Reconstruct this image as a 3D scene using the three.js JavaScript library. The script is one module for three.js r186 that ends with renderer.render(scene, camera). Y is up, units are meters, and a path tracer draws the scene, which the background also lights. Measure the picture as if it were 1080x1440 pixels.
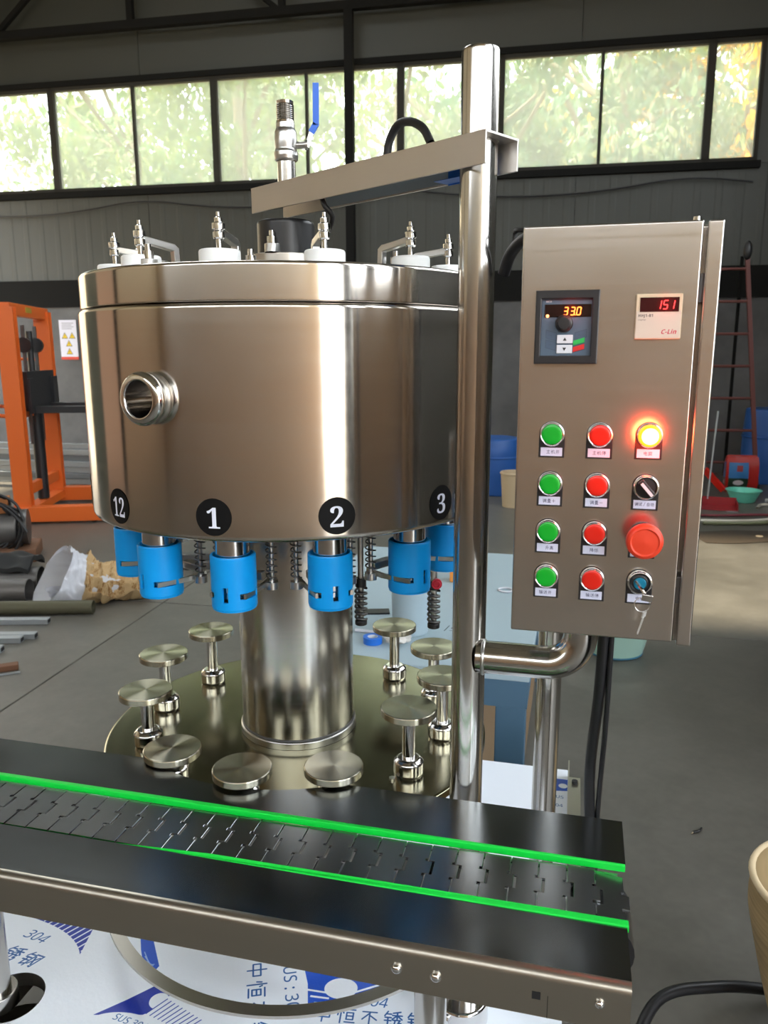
import * as THREE from 'three';
import { RoundedBoxGeometry } from 'three/addons/geometries/RoundedBoxGeometry.js';
import { Brush, Evaluator, SUBTRACTION } from 'three-bvh-csg';
import { mergeGeometries } from 'three/addons/utils/BufferGeometryUtils.js';

// ------------------------------------------------------------------ camera, sky, sun, exposure
const scene = new THREE.Scene();
const camera = new THREE.PerspectiveCamera(2 * Math.atan(720 / 1087.55) * 180 / Math.PI, 1080 / 1440, 0.05, 300);
camera.position.set(0, 1.55, 0);
camera.rotation.order = 'YXZ';
camera.rotation.set(-0.2042, 0, -0.0026);
camera.focus = 1.25; camera.userData.fStop = 10;
const renderer = new THREE.WebGLRenderer({ antialias: true });
renderer.toneMapping = THREE.LinearToneMapping;
renderer.toneMappingExposure = 2.95;
renderer.shadowMap.enabled = true;
renderer.outputColorSpace = THREE.SRGBColorSpace;
scene.background = new THREE.Color().setRGB(0.90, 0.95, 0.99);
scene.backgroundIntensity = 3.3;
const sun = new THREE.DirectionalLight(new THREE.Color(1.0, 0.86, 0.64), 5.5);
sun.position.set(-26, 33, -3); sun.target.position.set(0, 0, 0);
sun.castShadow = true; sun.shadow.mapSize.set(4096, 4096); sun.shadow.radius = 5;
Object.assign(sun.shadow.camera, { left: -40, right: 40, top: 40, bottom: -40, near: 1, far: 120 });
scene.add(sun, sun.target);

// ------------------------------------------------------------------ helpers
let seed = 7;
const rnd = () => { seed = (seed + 0x6d2b79f5) | 0; let t = Math.imul(seed ^ (seed >>> 15), 1 | seed); t = (t + Math.imul(t ^ (t >>> 7), 61 | t)) ^ t; return ((t ^ (t >>> 14)) >>> 0) / 4294967296; };
const rr = (a, b) => a + (b - a) * rnd();
const PI = Math.PI, V = (x, y, z) => new THREE.Vector3(x, y, z);
const used = {};
function numbered(n) { const k = used[n] = (used[n] ?? -1) + 1; return k ? n + '_' + String(k).padStart(3, '0') : n; }
function tag(o, label, category, group, kind) {
  if (label) o.userData.label = label;
  if (category) o.userData.category = category;
  if (group) o.userData.group = group;
  if (kind) o.userData.kind = kind;
  return o;
}
// places: the hall (back wall line), the machine (tank axis) and plain world
const HALL = { x: 0, z: -10.8, r: -0.193 }, MACH = { x: -0.17676, z: -1.4796, r: -0.2412 };
function at(f, lx, lz) { const c = Math.cos(f.r), s = Math.sin(f.r); return [f.x + lx * c + lz * s, f.z - lx * s + lz * c]; }
function thing(name, f, lx, y, lz, turn = 0) {
  const g = new THREE.Group(); g.name = numbered(name);
  if (f) { const [x, z] = at(f, lx, lz); g.position.set(x, y, z); g.rotation.y = f.r + turn; } else { g.position.set(lx, y, lz); g.rotation.y = turn; }
  scene.add(g); return g;
}
function struct(name, f = HALL) { const g = thing(name, f, 0, 0, 0); g.userData.kind = 'structure'; return g; }
function norm(g) {
  if (g.index) g = g.toNonIndexed();
  for (const k of Object.keys(g.attributes)) if (!['position', 'normal', 'uv'].includes(k)) g.deleteAttribute(k);
  if (!g.attributes.uv) g.setAttribute('uv', new THREE.BufferAttribute(new Float32Array(g.attributes.position.count * 2), 2));
  return g;
}
const join = (...l) => { l = l.flat(); return l.length === 1 ? l[0] : mergeGeometries(l.map(norm)); };
function part(name, geo, mat, parent, label) {
  const m = new THREE.Mesh(Array.isArray(geo) ? join(geo) : geo, mat); m.name = name; if (label) m.userData.label = label; parent.add(m); return m;
}
function sub(name, parent, x = 0, y = 0, z = 0) { const g = new THREE.Group(); g.name = name; g.position.set(x, y, z); parent.add(g); return g; }
function copy(o, name) { const c = o.clone(); c.name = numbered(name); c.userData = { ...o.userData }; scene.add(c); return c; }
// boxes with their uv in metres
function uvBox(g, w, h, d) {
  const n = g.attributes.normal, p = g.attributes.position, u = g.attributes.uv;
  for (let i = 0; i < n.count; i++) {
    const ax = Math.abs(n.getX(i)), ay = Math.abs(n.getY(i)), az = Math.abs(n.getZ(i));
    if (ay >= ax && ay >= az) u.setXY(i, p.getX(i), p.getZ(i)); else if (ax >= az) u.setXY(i, p.getZ(i), p.getY(i)); else u.setXY(i, p.getX(i), p.getY(i));
  }
  return g;
}
function box(w, h, d, x = 0, y = 0, z = 0, r = 0) {
  const g = r > 0 ? new RoundedBoxGeometry(w, h, d, 3, r) : new THREE.BoxGeometry(w, h, d);
  uvBox(g, w, h, d); return g.translate(x, y, z);
}
const span = (x0, x1, y0, y1, z0, z1, r = 0) => box(x1 - x0, y1 - y0, z1 - z0, (x0 + x1) / 2, (y0 + y1) / 2, (z0 + z1) / 2, r);
const lathe = (pts, seg = 48) => new THREE.LatheGeometry(pts.map((p) => new THREE.Vector2(p[0], p[1])), seg);
// profile with rounded corners: [r, y, fillet]
function round(pts, n = 4) {
  const out = [];
  pts.forEach((p, i) => {
    const f = p[2] || 0;
    if (!f || i === 0 || i === pts.length - 1) { out.push([p[0], p[1]]); return; }
    const a = pts[i - 1], b = pts[i + 1], da = Math.hypot(a[0] - p[0], a[1] - p[1]), db = Math.hypot(b[0] - p[0], b[1] - p[1]), k = Math.min(f, da / 2, db / 2);
    const s = [p[0] + (a[0] - p[0]) * k / da, p[1] + (a[1] - p[1]) * k / da], e = [p[0] + (b[0] - p[0]) * k / db, p[1] + (b[1] - p[1]) * k / db];
    for (let j = 0; j <= n; j++) { const t = j / n, q = 1 - t; out.push([q * q * s[0] + 2 * q * t * p[0] + t * t * e[0], q * q * s[1] + 2 * q * t * p[1] + t * t * e[1]]); }
  });
  return out;
}
// turned part: sharp edges kept by splitting the profile at every unrounded corner
function turned(pts, seg = 48) {
  const segs = []; let cur = [];
  const rp = []; pts.forEach((p, i) => rp.push({ p, sharp: !(p[2] > 0) }));
  const flat = []; 
  for (let i = 0; i < pts.length; i++) {
    if (i === 0 || i === pts.length - 1 || !(pts[i][2] > 0)) flat.push({ q: [pts[i][0], pts[i][1]], cut: i > 0 && i < pts.length - 1 });
    else { const r3 = round([pts[i - 1], pts[i], pts[i + 1]]); r3.slice(1, -1).forEach((q) => flat.push({ q, cut: false })); }
  }
  flat.forEach((f) => { cur.push(f.q); if (f.cut) { segs.push(cur); cur = [f.q]; } }); segs.push(cur);
  return join(segs.filter((s) => s.length > 1).map((s) => lathe(s, seg)));
}
const cyl = (r, h, x = 0, y = 0, z = 0, seg = 32, r2 = r) => new THREE.CylinderGeometry(r2, r, h, seg).translate(x, y + h / 2, z);
function tube(pts, r, seg = 40, rad = 10, closed = false) { return new THREE.TubeGeometry(new THREE.CatmullRomCurve3(pts.map((p) => Array.isArray(p) ? V(...p) : p), closed, 'centripetal'), seg, r, rad, closed); }
function rod(a, b, r, seg = 16) { const A = V(...a), B = V(...b), d = B.clone().sub(A), g = new THREE.CylinderGeometry(r, r, d.length(), seg); g.applyQuaternion(new THREE.Quaternion().setFromUnitVectors(V(0, 1, 0), d.clone().normalize())); const c = A.add(B).multiplyScalar(0.5); return g.translate(c.x, c.y, c.z); }
function bar(a, b, w, h) { const A = V(...a), B = V(...b), d = B.clone().sub(A), g = box(w, d.length(), h); g.applyQuaternion(new THREE.Quaternion().setFromUnitVectors(V(0, 1, 0), d.clone().normalize())); const c = A.add(B).multiplyScalar(0.5); return g.translate(c.x, c.y, c.z); }
function shape(pts) { const s = new THREE.Shape(); pts.forEach((p, i) => i ? s.lineTo(...p) : s.moveTo(...p)); s.closePath(); return s; }
function extrude(s, depth, bevel = 0, seg = 1, curve = 12) {
  return new THREE.ExtrudeGeometry(s, { depth: depth - 2 * bevel, bevelEnabled: bevel > 0, bevelThickness: bevel, bevelSize: bevel, bevelOffset: -bevel, bevelSegments: seg, curveSegments: curve }).translate(0, 0, bevel);
}
// a shape drawn in (lx, lz) lying flat, its top at y
const flatPlate = (s, thick, y, bevel = 0, curve = 12) => extrude(s, thick, bevel, 1, curve).rotateX(PI / 2).translate(0, y, 0);
const hex = (r, h) => new THREE.CylinderGeometry(r, r, h, 6).translate(0, h / 2, 0);

// ------------------------------------------------------------------ textures
function vnoise(w, h, cells, rng) { // tiling value noise
  const g = []; for (let i = 0; i < cells[0] * cells[1]; i++) g.push(rng());
  const o = new Float32Array(w * h), sm = (t) => t * t * (3 - 2 * t);
  for (let y = 0; y < h; y++) { const fy = y / h * cells[1], y0 = Math.floor(fy), ty = sm(fy - y0);
    for (let x = 0; x < w; x++) { const fx = x / w * cells[0], x0 = Math.floor(fx), tx = sm(fx - x0), X1 = (x0 + 1) % cells[0], Y1 = (y0 + 1) % cells[1];
      const a = g[y0 * cells[0] + x0], b = g[y0 * cells[0] + X1], c = g[Y1 * cells[0] + x0], d = g[Y1 * cells[0] + X1];
      o[y * w + x] = (a * (1 - tx) + b * tx) * (1 - ty) + (c * (1 - tx) + d * tx) * ty; } }
  return o;
}
function layered(w, h, list) { const o = new Float32Array(w * h); let s = 0; for (const [cx, cy, k] of list) { const n = vnoise(w, h, [cx, cy], rnd); for (let i = 0; i < o.length; i++) o[i] += n[i] * k; s += k; } for (let i = 0; i < o.length; i++) o[i] /= s; return o; }
function tex(w, h, f, srgb = true) {
  const d = new Uint8Array(w * h * 4);
  for (let i = 0; i < w * h; i++) { const c = f(i); d[i * 4] = c[0]; d[i * 4 + 1] = c[1]; d[i * 4 + 2] = c[2]; d[i * 4 + 3] = 255; }
  const t = new THREE.DataTexture(d, w, h); t.wrapS = t.wrapT = THREE.RepeatWrapping; t.magFilter = THREE.LinearFilter; t.minFilter = THREE.LinearMipmapLinearFilter; t.generateMipmaps = true;
  if (srgb) t.colorSpace = THREE.SRGBColorSpace; t.needsUpdate = true; return t;
}
const rep = (t, x, y = x) => { const c = t.clone(); c.repeat.set(x, y); c.needsUpdate = true; return c; };
function canvasTex(w, h, draw) { const c = document.createElement('canvas'); c.width = w; c.height = h; draw(c.getContext('2d'), w, h); const t = new THREE.CanvasTexture(c); t.colorSpace = THREE.SRGBColorSpace; t.anisotropy = 8; return t; }
const cl = (v) => Math.max(0, Math.min(255, v));
const N1 = layered(512, 512, [[6, 6, 1], [14, 14, .8], [40, 40, .6], [110, 110, .5], [256, 256, .5]]);
const N2 = layered(512, 512, [[4, 4, 1], [9, 9, 1], [23, 23, .6], [70, 70, .3]]);
const ST = layered(512, 512, [[3, 256, 1], [9, 512, .8], [2, 120, .6]]);           // streaks along u
const texConcrete = tex(512, 512, (i) => { const v = 150 + 60 * (N1[i] - .5) + 46 * (N2[i] - .5); return [cl(v + 1), cl(v), cl(v - 5)]; });
const texConcreteRough = tex(512, 512, (i) => { const v = 190 + 50 * (N2[i] - .5) + 40 * (N1[i] - .5); return [v, cl(v), v]; }, false);
const texStreak = tex(512, 512, (i) => { const v = 128 + 150 * (ST[i] - .5); return [cl(v), cl(v), cl(v)]; }, false);
const texFine = tex(512, 512, (i) => { const v = 200 + 60 * (ST[i] - .5) + 60 * (N2[i] - .5); return [cl(v), cl(v), cl(v)]; }, false);
const texSmudge = tex(512, 512, (i) => { const v = 205 + 60 * (N2[i] - .5) + 30 * (ST[i] - .5); return [cl(v), cl(v), cl(v)]; }, false);
const texNoise = tex(512, 512, (i) => { const v = 128 + 200 * (N1[i] - .5); return [cl(v), cl(v), cl(v)]; }, false);

// ------------------------------------------------------------------ materials
const std = (color, roughness = .6, metalness = 0, more = {}) => new THREE.MeshStandardMaterial({ color, roughness, metalness, ...more });
const phy = (o) => new THREE.MeshPhysicalMaterial(o);
const lin = (r, g, b) => new THREE.Color().setRGB(r, g, b);
const M = {
  tank: phy({ color: lin(.57, .53, .48), metalness: 1, roughness: .205, anisotropy: .9, anisotropyRotation: PI / 2, roughnessMap: rep(texFine, 3, 2) }),
  turned: phy({ color: lin(.45, .425, .34), metalness: 1, roughness: .27, anisotropy: .9, anisotropyRotation: PI / 2 }),
  polish: std(lin(.66, .65, .64), .13, 1),
  pipe: std(lin(.54, .52, .49), .17, 1, { bumpMap: rep(texNoise, 2), bumpScale: .00003 }),
  column: std(lin(.47, .455, .43), .30, 1, { roughnessMap: rep(texFine, 1, 1) }),
  disc: std(lin(.26, .245, .165), .25, 1, { roughnessMap: rep(texFine, 1) }),
  plate: std(lin(.20, .215, .225), .27, 1, { roughnessMap: rep(texSmudge, 2) }),
  slat: std(lin(.31, .325, .34), .30, 1, { roughnessMap: rep(texSmudge, 5) }),
  skirt: std(lin(.38, .35, .30), .34, 1),
  flange: std(lin(.50, .475, .43), .34, 1),
  cabinet: std(lin(.60, .57, .545), .30, 1, { roughnessMap: rep(texFine, 1.4, 1.4) }),
  beam: std(lin(.60, .57, .54), .52, 1, { roughnessMap: rep(texFine, 2, 2) }),
  steel: std(lin(.55, .545, .53), .3, 1),
  darkSteel: std(lin(.12, .12, .12), .45, .8),
  chrome: std(lin(.72, .72, .72), .08, 1),
  greenStrip: std(lin(.0, .62, .05), .45),
  blue: phy({ color: lin(.0, .30, .78), roughness: .42, specularIntensity: .7 }),
  blackIn: std(lin(.006, .006, .007), .7),
  black: std(lin(.012, .012, .014), .38),
  rubber: std(lin(.010, .010, .011), .36),
  nylon: phy({ color: lin(.80, .82, .82), roughness: .35 }),
  cable: std(lin(.008, .008, .010), .42),
  white: std(lin(.62, .64, .70), .5),
  green: phy({ color: lin(.0, .36, .02), roughness: .3, clearcoat: .4, clearcoatRoughness: .2 }),
  red: phy({ color: lin(.62, .012, .004), roughness: .3, clearcoat: .4, clearcoatRoughness: .2 }),
  estop: phy({ color: lin(.70, .045, .014), roughness: .42 }),
  cream: std(lin(.55, .53, .47), .5),
};
// ------------------------------------------------------------------ the hall (frame: lx along the back wall, lz towards the viewer)
Object.assign(M, {
  floor: phy({ color: lin(.355, .34, .315), roughness: .58, map: texConcrete, roughnessMap: texConcreteRough, bumpMap: texConcrete, bumpScale: .0008, specularIntensity: 1 }),
  joint: std(lin(.30, .28, .25), .9),
  sheet: std(lin(.047, .050, .043), .55, .1, { bumpMap: rep(texNoise, .5), bumpScale: .001 }),
  pink: std(lin(.60, .36, .24), .8),
  moss: std(lin(.10, .105, .08), .8),
  block: std(lin(.17, .17, .173), .8, 0, { map: rep(tex(256, 256, (i) => { const v = 200 + 90 * (N2[((i >> 8) * 2) * 512 + (i & 255) * 2] - .5); return [cl(v), cl(v), cl(v)]; }), .3), bumpMap: texNoise, bumpScale: .002 }),
  girt: phy({ color: lin(.012, .012, .0115), roughness: .85, specularIntensity: .15 }),
  cream: std(lin(.62, .52, .36), .8, 0, { bumpMap: texNoise, bumpScale: .002 }),
  tan: std(lin(.40, .25, .15), .8, 0, { bumpMap: texNoise, bumpScale: .002 }),
  roof: std(lin(.16, .165, .155), .6),
  winFrame: phy({ color: lin(.035, .033, .028), roughness: .7, specularIntensity: .3 }),
  glass: phy({ color: lin(.50, .54, .47), transmission: 1, thickness: 0, roughness: .5, ior: 1.45 }),
  skylight: phy({ color: lin(.9, .9, .88), transmission: 1, thickness: 0, roughness: .35 }),
  earth: std(lin(.44, .36, .25), .95, 0, { bumpMap: texNoise, bumpScale: .02 }),
});
{ // floor slabs, each with its own edges, on a joint bed
  const f = struct('floor');
  const xs = [-7.2, -6.2, -.2, 5.8, 6.2], zs = [-.2, 6.28, 12.28, 16.0];
  part('joint_bed', box(13.5, .1, 16.3, -.5, -.07, 7.9), M.joint, f);
  for (let i = 0; i < 4; i++) for (let j = 0; j < 3; j++) {
    const g = span(xs[i] + .004, xs[i + 1] - .004, -.10, 0, zs[j] + .004, zs[j + 1] - .004, .004);
    const u = g.attributes.uv; for (let k = 0; k < u.count; k++) u.setXY(k, u.getX(k) * .27 + i * .37, u.getY(k) * .27 + j * .21);
    part('slab', g, M.floor, f);
  }
}
const ribbed = (x0, x1, y0, y1, z, pitch = .25, d = .0035) => { // trapezoid sheet standing on lz = z
  const s = new THREE.Shape(); s.moveTo(x0, -.03); let x = x0; s.lineTo(x0, 0);
  while (x < x1 - pitch) { s.lineTo(x + pitch * .62, 0); s.lineTo(x + pitch * .7, d); s.lineTo(x + pitch * .92, d); s.lineTo(x + pitch, 0); x += pitch; }
  s.lineTo(x1, 0); s.lineTo(x1, -.03); s.closePath();
  const g = new THREE.ExtrudeGeometry(s, { depth: y1 - y0, bevelEnabled: false }); // drawn in x, z
  return g.rotateX(-PI / 2).scale(1, 1, -1).applyMatrix4(new THREE.Matrix4().makeTranslation(0, y0, z)); };
function fixWinding(g) { g = g.index ? g.toNonIndexed() : g; const p = g.attributes.position.array; for (let i = 0; i < p.length; i += 9) for (let k = 0; k < 3; k++) { const t = p[i + 3 + k]; p[i + 3 + k] = p[i + 6 + k]; p[i + 6 + k] = t; } g.computeVertexNormals(); return g; }
{ // back wall: block wall below, steel sheets with the window band above
  const w = struct('wall_back');
  part('block_wall', span(-7, 6, 0, 2.2, -.24, 0), M.block, w);
  part('ledge', span(-7, 6, 2.2, 2.58, -.24, .03), M.girt, w);
  for (const [a, b] of [[-7, -3.35], [-3.35, 2.46], [2.46, 6.0]]) {
    part('sheet_panel', fixWinding(ribbed(a + .004, b - .004, 2.58, 3.76, -.02)), M.sheet, w);
    part('sheet_panel', span(a + .004, b - .004, 5.16, 7.5, -.12, 0), M.sheet, w);
  }
  part('sheet_panel', span(4.56, 6, 3.76, 5.16, -.2, 0), M.sheet, w);
  part('back_sheet', span(-7, 6, 2.58, 3.76, -.12, -.06), M.sheet, w);
  part('back_sheet', span(-7, 6, 5.16, 7.5, -.2, -.12), M.sheet, w);
  part('girt', span(-7, 4.6, 3.70, 3.78, -.1, .05), M.girt, w);
  part('girt', span(-7, 4.6, 5.14, 5.21, -.1, .05), M.girt, w);
}
// window band: panes of 1.25 m in units of two
const units = [[-7, -4.71], [-4.71, -2.30], [-2.30, .23], [.23, 1.50], [1.50, 3.97], [3.97, 4.56]];
units.forEach(([a, b], i) => {
  const w = struct('window_' + (i + 1)), y0 = 3.78, y1 = 5.14, mid = [null, -3.48, -1.02, null, 2.72, null][i], t = .045;
  part('frame', [span(a, b, y0, y0 + t, -.07, .02), span(a, b, y1 - t, y1, -.07, .02), span(a, a + t, y0, y1, -.07, .02), span(b - t, b, y0, y1, -.07, .02)], M.winFrame, w);
  const cuts = mid === null ? [a + t, b - t] : [a + t, mid, b - t];
  if (mid !== null) part('mullion', span(mid - .018, mid + .018, y0, y1, -.06, .01), M.winFrame, w);
  for (let k = 0; k + 1 < cuts.length; k++) part('pane', new THREE.PlaneGeometry(cuts[k + 1] - cuts[k], y1 - y0 - 2 * t).translate((cuts[k] + cuts[k + 1]) / 2, (y0 + y1) / 2, -.03), M.glass, w);
});
{ const w = struct('wall_left'); // with the open gateway to the yard
  part('wall_panel', span(-7.3, -7, 0, 7.5, -.24, .5), M.tan, w);
  part('wall_panel', span(-7.3, -7, 4.3, 7.5, .5, 4.6), M.sheet, w);
  part('wall_panel', span(-7.3, -7, 0, 2.8, 4.6, 7.6), M.moss, w); part('wall_panel', span(-7.3, -7, 0, 2.8, 7.6, 10.2), M.pink, w); part('pilaster', span(-7.3, -6.9, 0, 7.5, 10.2, 10.6), M.girt, w);
  part('wall_panel', span(-7.3, -7, 0, 2.3, 10.6, 16.1), M.tan, w); part('wall_panel', span(-7.3, -7, 2.8, 7.5, 4.6, 10.2), M.cream, w); part('wall_panel', span(-7.3, -7, 2.3, 7.5, 10.6, 16.1), M.cream, w);
}
{ const w = struct('wall_right'); // high windows in front, two tall windows and the big gate behind
  const x0 = 6, x1 = 6.25, wins = [[10.5, 11.5, 1.2, 6], [11.9, 13.0, 1.2, 6], [3.4, 5.2, 3.3, 6], [5.6, 9.2, 3.3, 6]];
  part('wall_panel', span(x0, x1, 0, 7.5, -.24, 3.4), M.sheet, w); part('wall_panel', span(x0, x1, 0, 3.3, 3.4, 10), M.sheet, w);
  part('wall_panel', span(x0, x1, 6, 7.5, 3.4, 13.5), M.sheet, w); part('wall_panel', span(x0, x1, 6.6, 7.5, 13.5, 16.2), M.sheet, w);
  part('wall_panel', span(x0, x1, 0, 1.2, 10, 13.5), M.girt, w); part('wall_panel', span(x0, x1, 3.3, 6, 5.2, 5.6), M.sheet, w); part('wall_panel', span(x0, x1, 3.3, 6, 9.2, 10), M.sheet, w);
  for (const [a, b] of [[10, 10.5], [11.5, 11.9], [13.0, 13.5]]) part('wall_panel', span(x0, x1, 1.2, 6, a, b), M.girt, w);
  wins.forEach(([a, b, y0, y1], i) => { const n = struct('window_' + (7 + i));
    part('frame', [span(x0 + .05, x0 + .15, y0, y0 + .06, a, b), span(x0 + .05, x0 + .15, y1 - .06, y1, a, b), span(x0 + .05, x0 + .15, y0, y1, a, a + .06), span(x0 + .05, x0 + .15, y0, y1, b - .06, b)], M.winFrame, n); });
}
{ const w = struct('wall_rear'); // behind the camera, with the same row of high windows as the back wall
  part('wall_panel', span(-7.3, 6.25, 0, 2.3, 15.9, 16.2), M.tan, w); part('wall_panel', span(-7.3, 6.25, 2.3, 3.8, 15.9, 16.2), M.cream, w); part('wall_panel', span(-7.3, 6.25, 5.0, 7.5, 15.9, 16.2), M.cream, w);
  part('wall_panel', span(-7.3, -6.2, 3.8, 5.0, 15.9, 16.2), M.cream, w); part('wall_panel', span(5.4, 6.25, 3.8, 5.0, 15.9, 16.2), M.cream, w);
  for (let i = 0; i < 4; i++) { const a = -6.2 + i * 2.9, n = struct('window_' + (11 + i)); part('frame', [span(a, a + .05, 3.8, 5.0, 15.95, 16.05), span(a + 1.43, a + 1.47, 3.8, 5.0, 15.96, 16.04), span(a + 2.85, a + 2.9, 3.8, 5.0, 15.95, 16.05)], M.winFrame, n); }
}
{ const c = struct('ceiling'); // a glazed rooflight through which hazy sun falls on the open floor at right
  part('roof_sheet', span(-7.4, 6.35, 7.5, 7.62, -.4, 4.3), M.roof, c); part('roof_sheet', span(-7.4, 6.35, 7.5, 7.62, 6.5, 16.3), M.roof, c); part('roof_sheet', span(-7.4, -3.9, 7.5, 7.62, 4.3, 6.5), M.roof, c); part('roof_sheet', span(-.3, 6.35, 7.5, 7.62, 4.3, 6.5), M.roof, c);
  for (let i = 0; i < 3; i++) part('rooflight_pane', new THREE.PlaneGeometry(1.18, 2.2).rotateX(PI / 2).translate(-3.3 + i * 1.2, 7.55, 5.4), M.skylight, c);
}
{ // ground and yard outside
  const g = struct('ground', null); part('ground', box(160, .2, 160, 0, -.26, -10), M.earth, g);
}
{ const w = struct('wall_yard'); part('yard_wall', span(-15.3, -15, -.16, 6.5, -9, 11), M.cream, w); }
{ // roof truss in front of the back wall
  const t = thing('roof_truss', HALL, -.39, 0, .22); tag(t, 'dark steel roof truss above the row of high windows', 'truss');
  const q = (x) => x + .39;
  part('chord', span(q(-7), q(6), 5.70, 5.80, -.05, .05), M.girt, t);
  part('chord', span(q(-7), q(6), 7.3, 7.4, -.05, .05), M.girt, t);
  part('column', span(-.055, .055, 0, 5.72, -.05, .05), M.girt, t);
  for (const x of [-5.35, -3.32, -1.25, .9, 3.0, 5.1]) part('web_post', span(q(x) - .04, q(x) + .04, 5.75, 7.35, -.04, .04), M.girt, t);
  for (const [a, b] of [[-5.3, -3.4], [-1.3, -3.25], [.85, -1.2], [.95, 2.95], [5.05, 3.05]]) part('diagonal', bar([q(a), 5.78, 0], [q(b), 7.3, 0], .06, .06), M.girt, t);
}
{ // wire along the wall under the windows
  const t = thing('wall_cable', HALL, -7, 3.5, .09); tag(t, 'thin dark cable sagging along the wall under the high windows', 'cable');
  const pts = []; for (let i = 0; i <= 24; i++) { const x = i * .48; pts.push([x, .12 - .16 * Math.sin(PI * ((x % 3.6) / 3.6)), 0]); }
  part('wire', tube(pts, .012, 120, 6), M.cable, t);
}
// trees outside the high windows
M.bark = std(lin(.22, .17, .12), .9);
const leafMat = (r, g, b) => phy({ color: lin(r, g, b), roughness: .9, transmission: .45, thickness: 0, side: THREE.DoubleSide });
const leafKinds = [leafMat(.15, .24, .09), leafMat(.25, .31, .09), leafMat(.12, .23, .12), leafMat(.95, .50, .03), leafMat(.30, .34, .18)];
const leafGeo = (() => { const s = new THREE.Shape(); s.moveTo(0, -.5); s.quadraticCurveTo(.34, -.15, .2, .2); s.quadraticCurveTo(.1, .42, 0, .55); s.quadraticCurveTo(-.1, .42, -.2, .2); s.quadraticCurveTo(-.34, -.15, 0, -.5); const g = new THREE.ShapeGeometry(s, 3); const p = g.attributes.position; for (let i = 0; i < p.count; i++) p.setZ(i, .35 * p.getX(i) * p.getX(i)); g.computeVertexNormals(); return g; })();
function tree(lx, lz, h, r, mats, n, label, size = .2) {
  const t = thing('tree', HALL, lx, -.16, lz); tag(t, label, 'tree', 'trees beyond the high windows');
  const lean = rr(-.4, .4), trunk = [];
  trunk.push(tube([[0, 0, 0], [lean * .3, h * .35, .1], [lean * .8, h * .7, 0], [lean, h * .95, 0]], .13, 14, 8));
  for (let i = 0; i < 7; i++) { const y = h * rr(.35, .8), a = rr(0, 2 * PI), l = r * rr(.5, .95); trunk.push(tube([[lean * y / h, y, 0], [lean * y / h + Math.cos(a) * l * .5, y + l * .35, Math.sin(a) * l * .5], [lean * y / h + Math.cos(a) * l, y + l * .8, Math.sin(a) * l]], .05, 8, 6)); }
  part('trunk', trunk, M.bark, t);
  const clumps = []; for (let i = 0; i < 22; i++) { const a = rr(0, 2 * PI), k = Math.sqrt(rnd()) * r; clumps.push([lean + Math.cos(a) * k, h * rr(.42, 1.05), Math.sin(a) * k, rr(.5, 1.0) * r * .42]); }
  mats.forEach((mi, j) => {
    const c = Math.round(n / mats.length), im = new THREE.InstancedMesh(leafGeo, leafKinds[mi], c), m = new THREE.Matrix4(), q = new THREE.Quaternion(), e = new THREE.Euler();
    for (let i = 0; i < c; i++) { const k = clumps[Math.floor(rnd() * clumps.length)], a = rr(0, 2 * PI), b = Math.acos(rr(-1, 1)), d = k[3] * Math.cbrt(rnd()), s = size * rr(.6, 1.4);
      e.set(rr(-1.4, 1.4), rr(0, 6.28), rr(-1, 1)); q.setFromEuler(e); m.compose(V(k[0] + d * Math.sin(b) * Math.cos(a), k[1] + d * Math.cos(b), k[2] + d * Math.sin(b) * Math.sin(a)), q, V(s, s, s)); im.setMatrixAt(i, m); }
    im.name = 'foliage'; im.userData.kind = 'stuff'; t.add(im);
  });
}
const TL = ['pale green leafy tree behind the leftmost pane of the high windows', 'yellow-green tree behind the second and third window panes', 'thin bright tree behind the valve pipe, sky glaring through its leaves', 'blue-green tree between the dark wall column and the steel pole', 'dense green tree behind the pane right of the steel pole', 'green tree with orange-yellow leaves behind the far right panes', 'bright yellow-orange tree at the right end of the windows'];
tree(-8.2, -8.5, 8.6, 2.6, [0, 1, 4], 5200, TL[0]); tree(-4.6, -7.5, 8.2, 2.3, [1, 0, 4], 4200, TL[1]); tree(-1.7, -10, 8.6, 1.9, [4, 1], 2000, TL[2]);
tree(.9, -9, 9.0, 2.5, [2, 0, 4], 5200, TL[3]); tree(3.5, -7.5, 8.6, 2.3, [2, 0, 4], 5200, TL[4]); tree(6.2, -8.2, 8.5, 2.2, [1, 0, 3, 1], 5200, TL[5]); tree(6.6, -4.6, 7.0, 1.7, [3, 3, 1], 3600, TL[6]);
const FT = ['tall pale tree far behind, seen through gaps in the leftmost panes', 'tall pale tree far behind the second unit of panes', 'tall blue-green tree far behind the dark wall column', 'tall green tree far behind the pane right of the pole', 'tall yellow-green tree far behind the right window units'];
[[-12.5, -17, [0, 1]], [-7, -16, [1, 0]], [.8, -18, [2, 0]], [5.2, -15.5, [2, 0, 2, 3]], [10, -19, [1, 3, 1, 0]]].forEach(([x, z, k], i) => tree(x, z, 12, 3.1, k, 4600, FT[i], .34));
// ------------------------------------------------------------------ the filling machine
const PH = -0.215, ST30 = PI / 6;
const polar = (k, r) => { const a = PH + k * ST30; return [MACH.x + r * Math.sin(a), MACH.z + r * Math.cos(a), a]; };
const ordinal = { '-4': 'ninth', '-3': 'tenth' };
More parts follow.
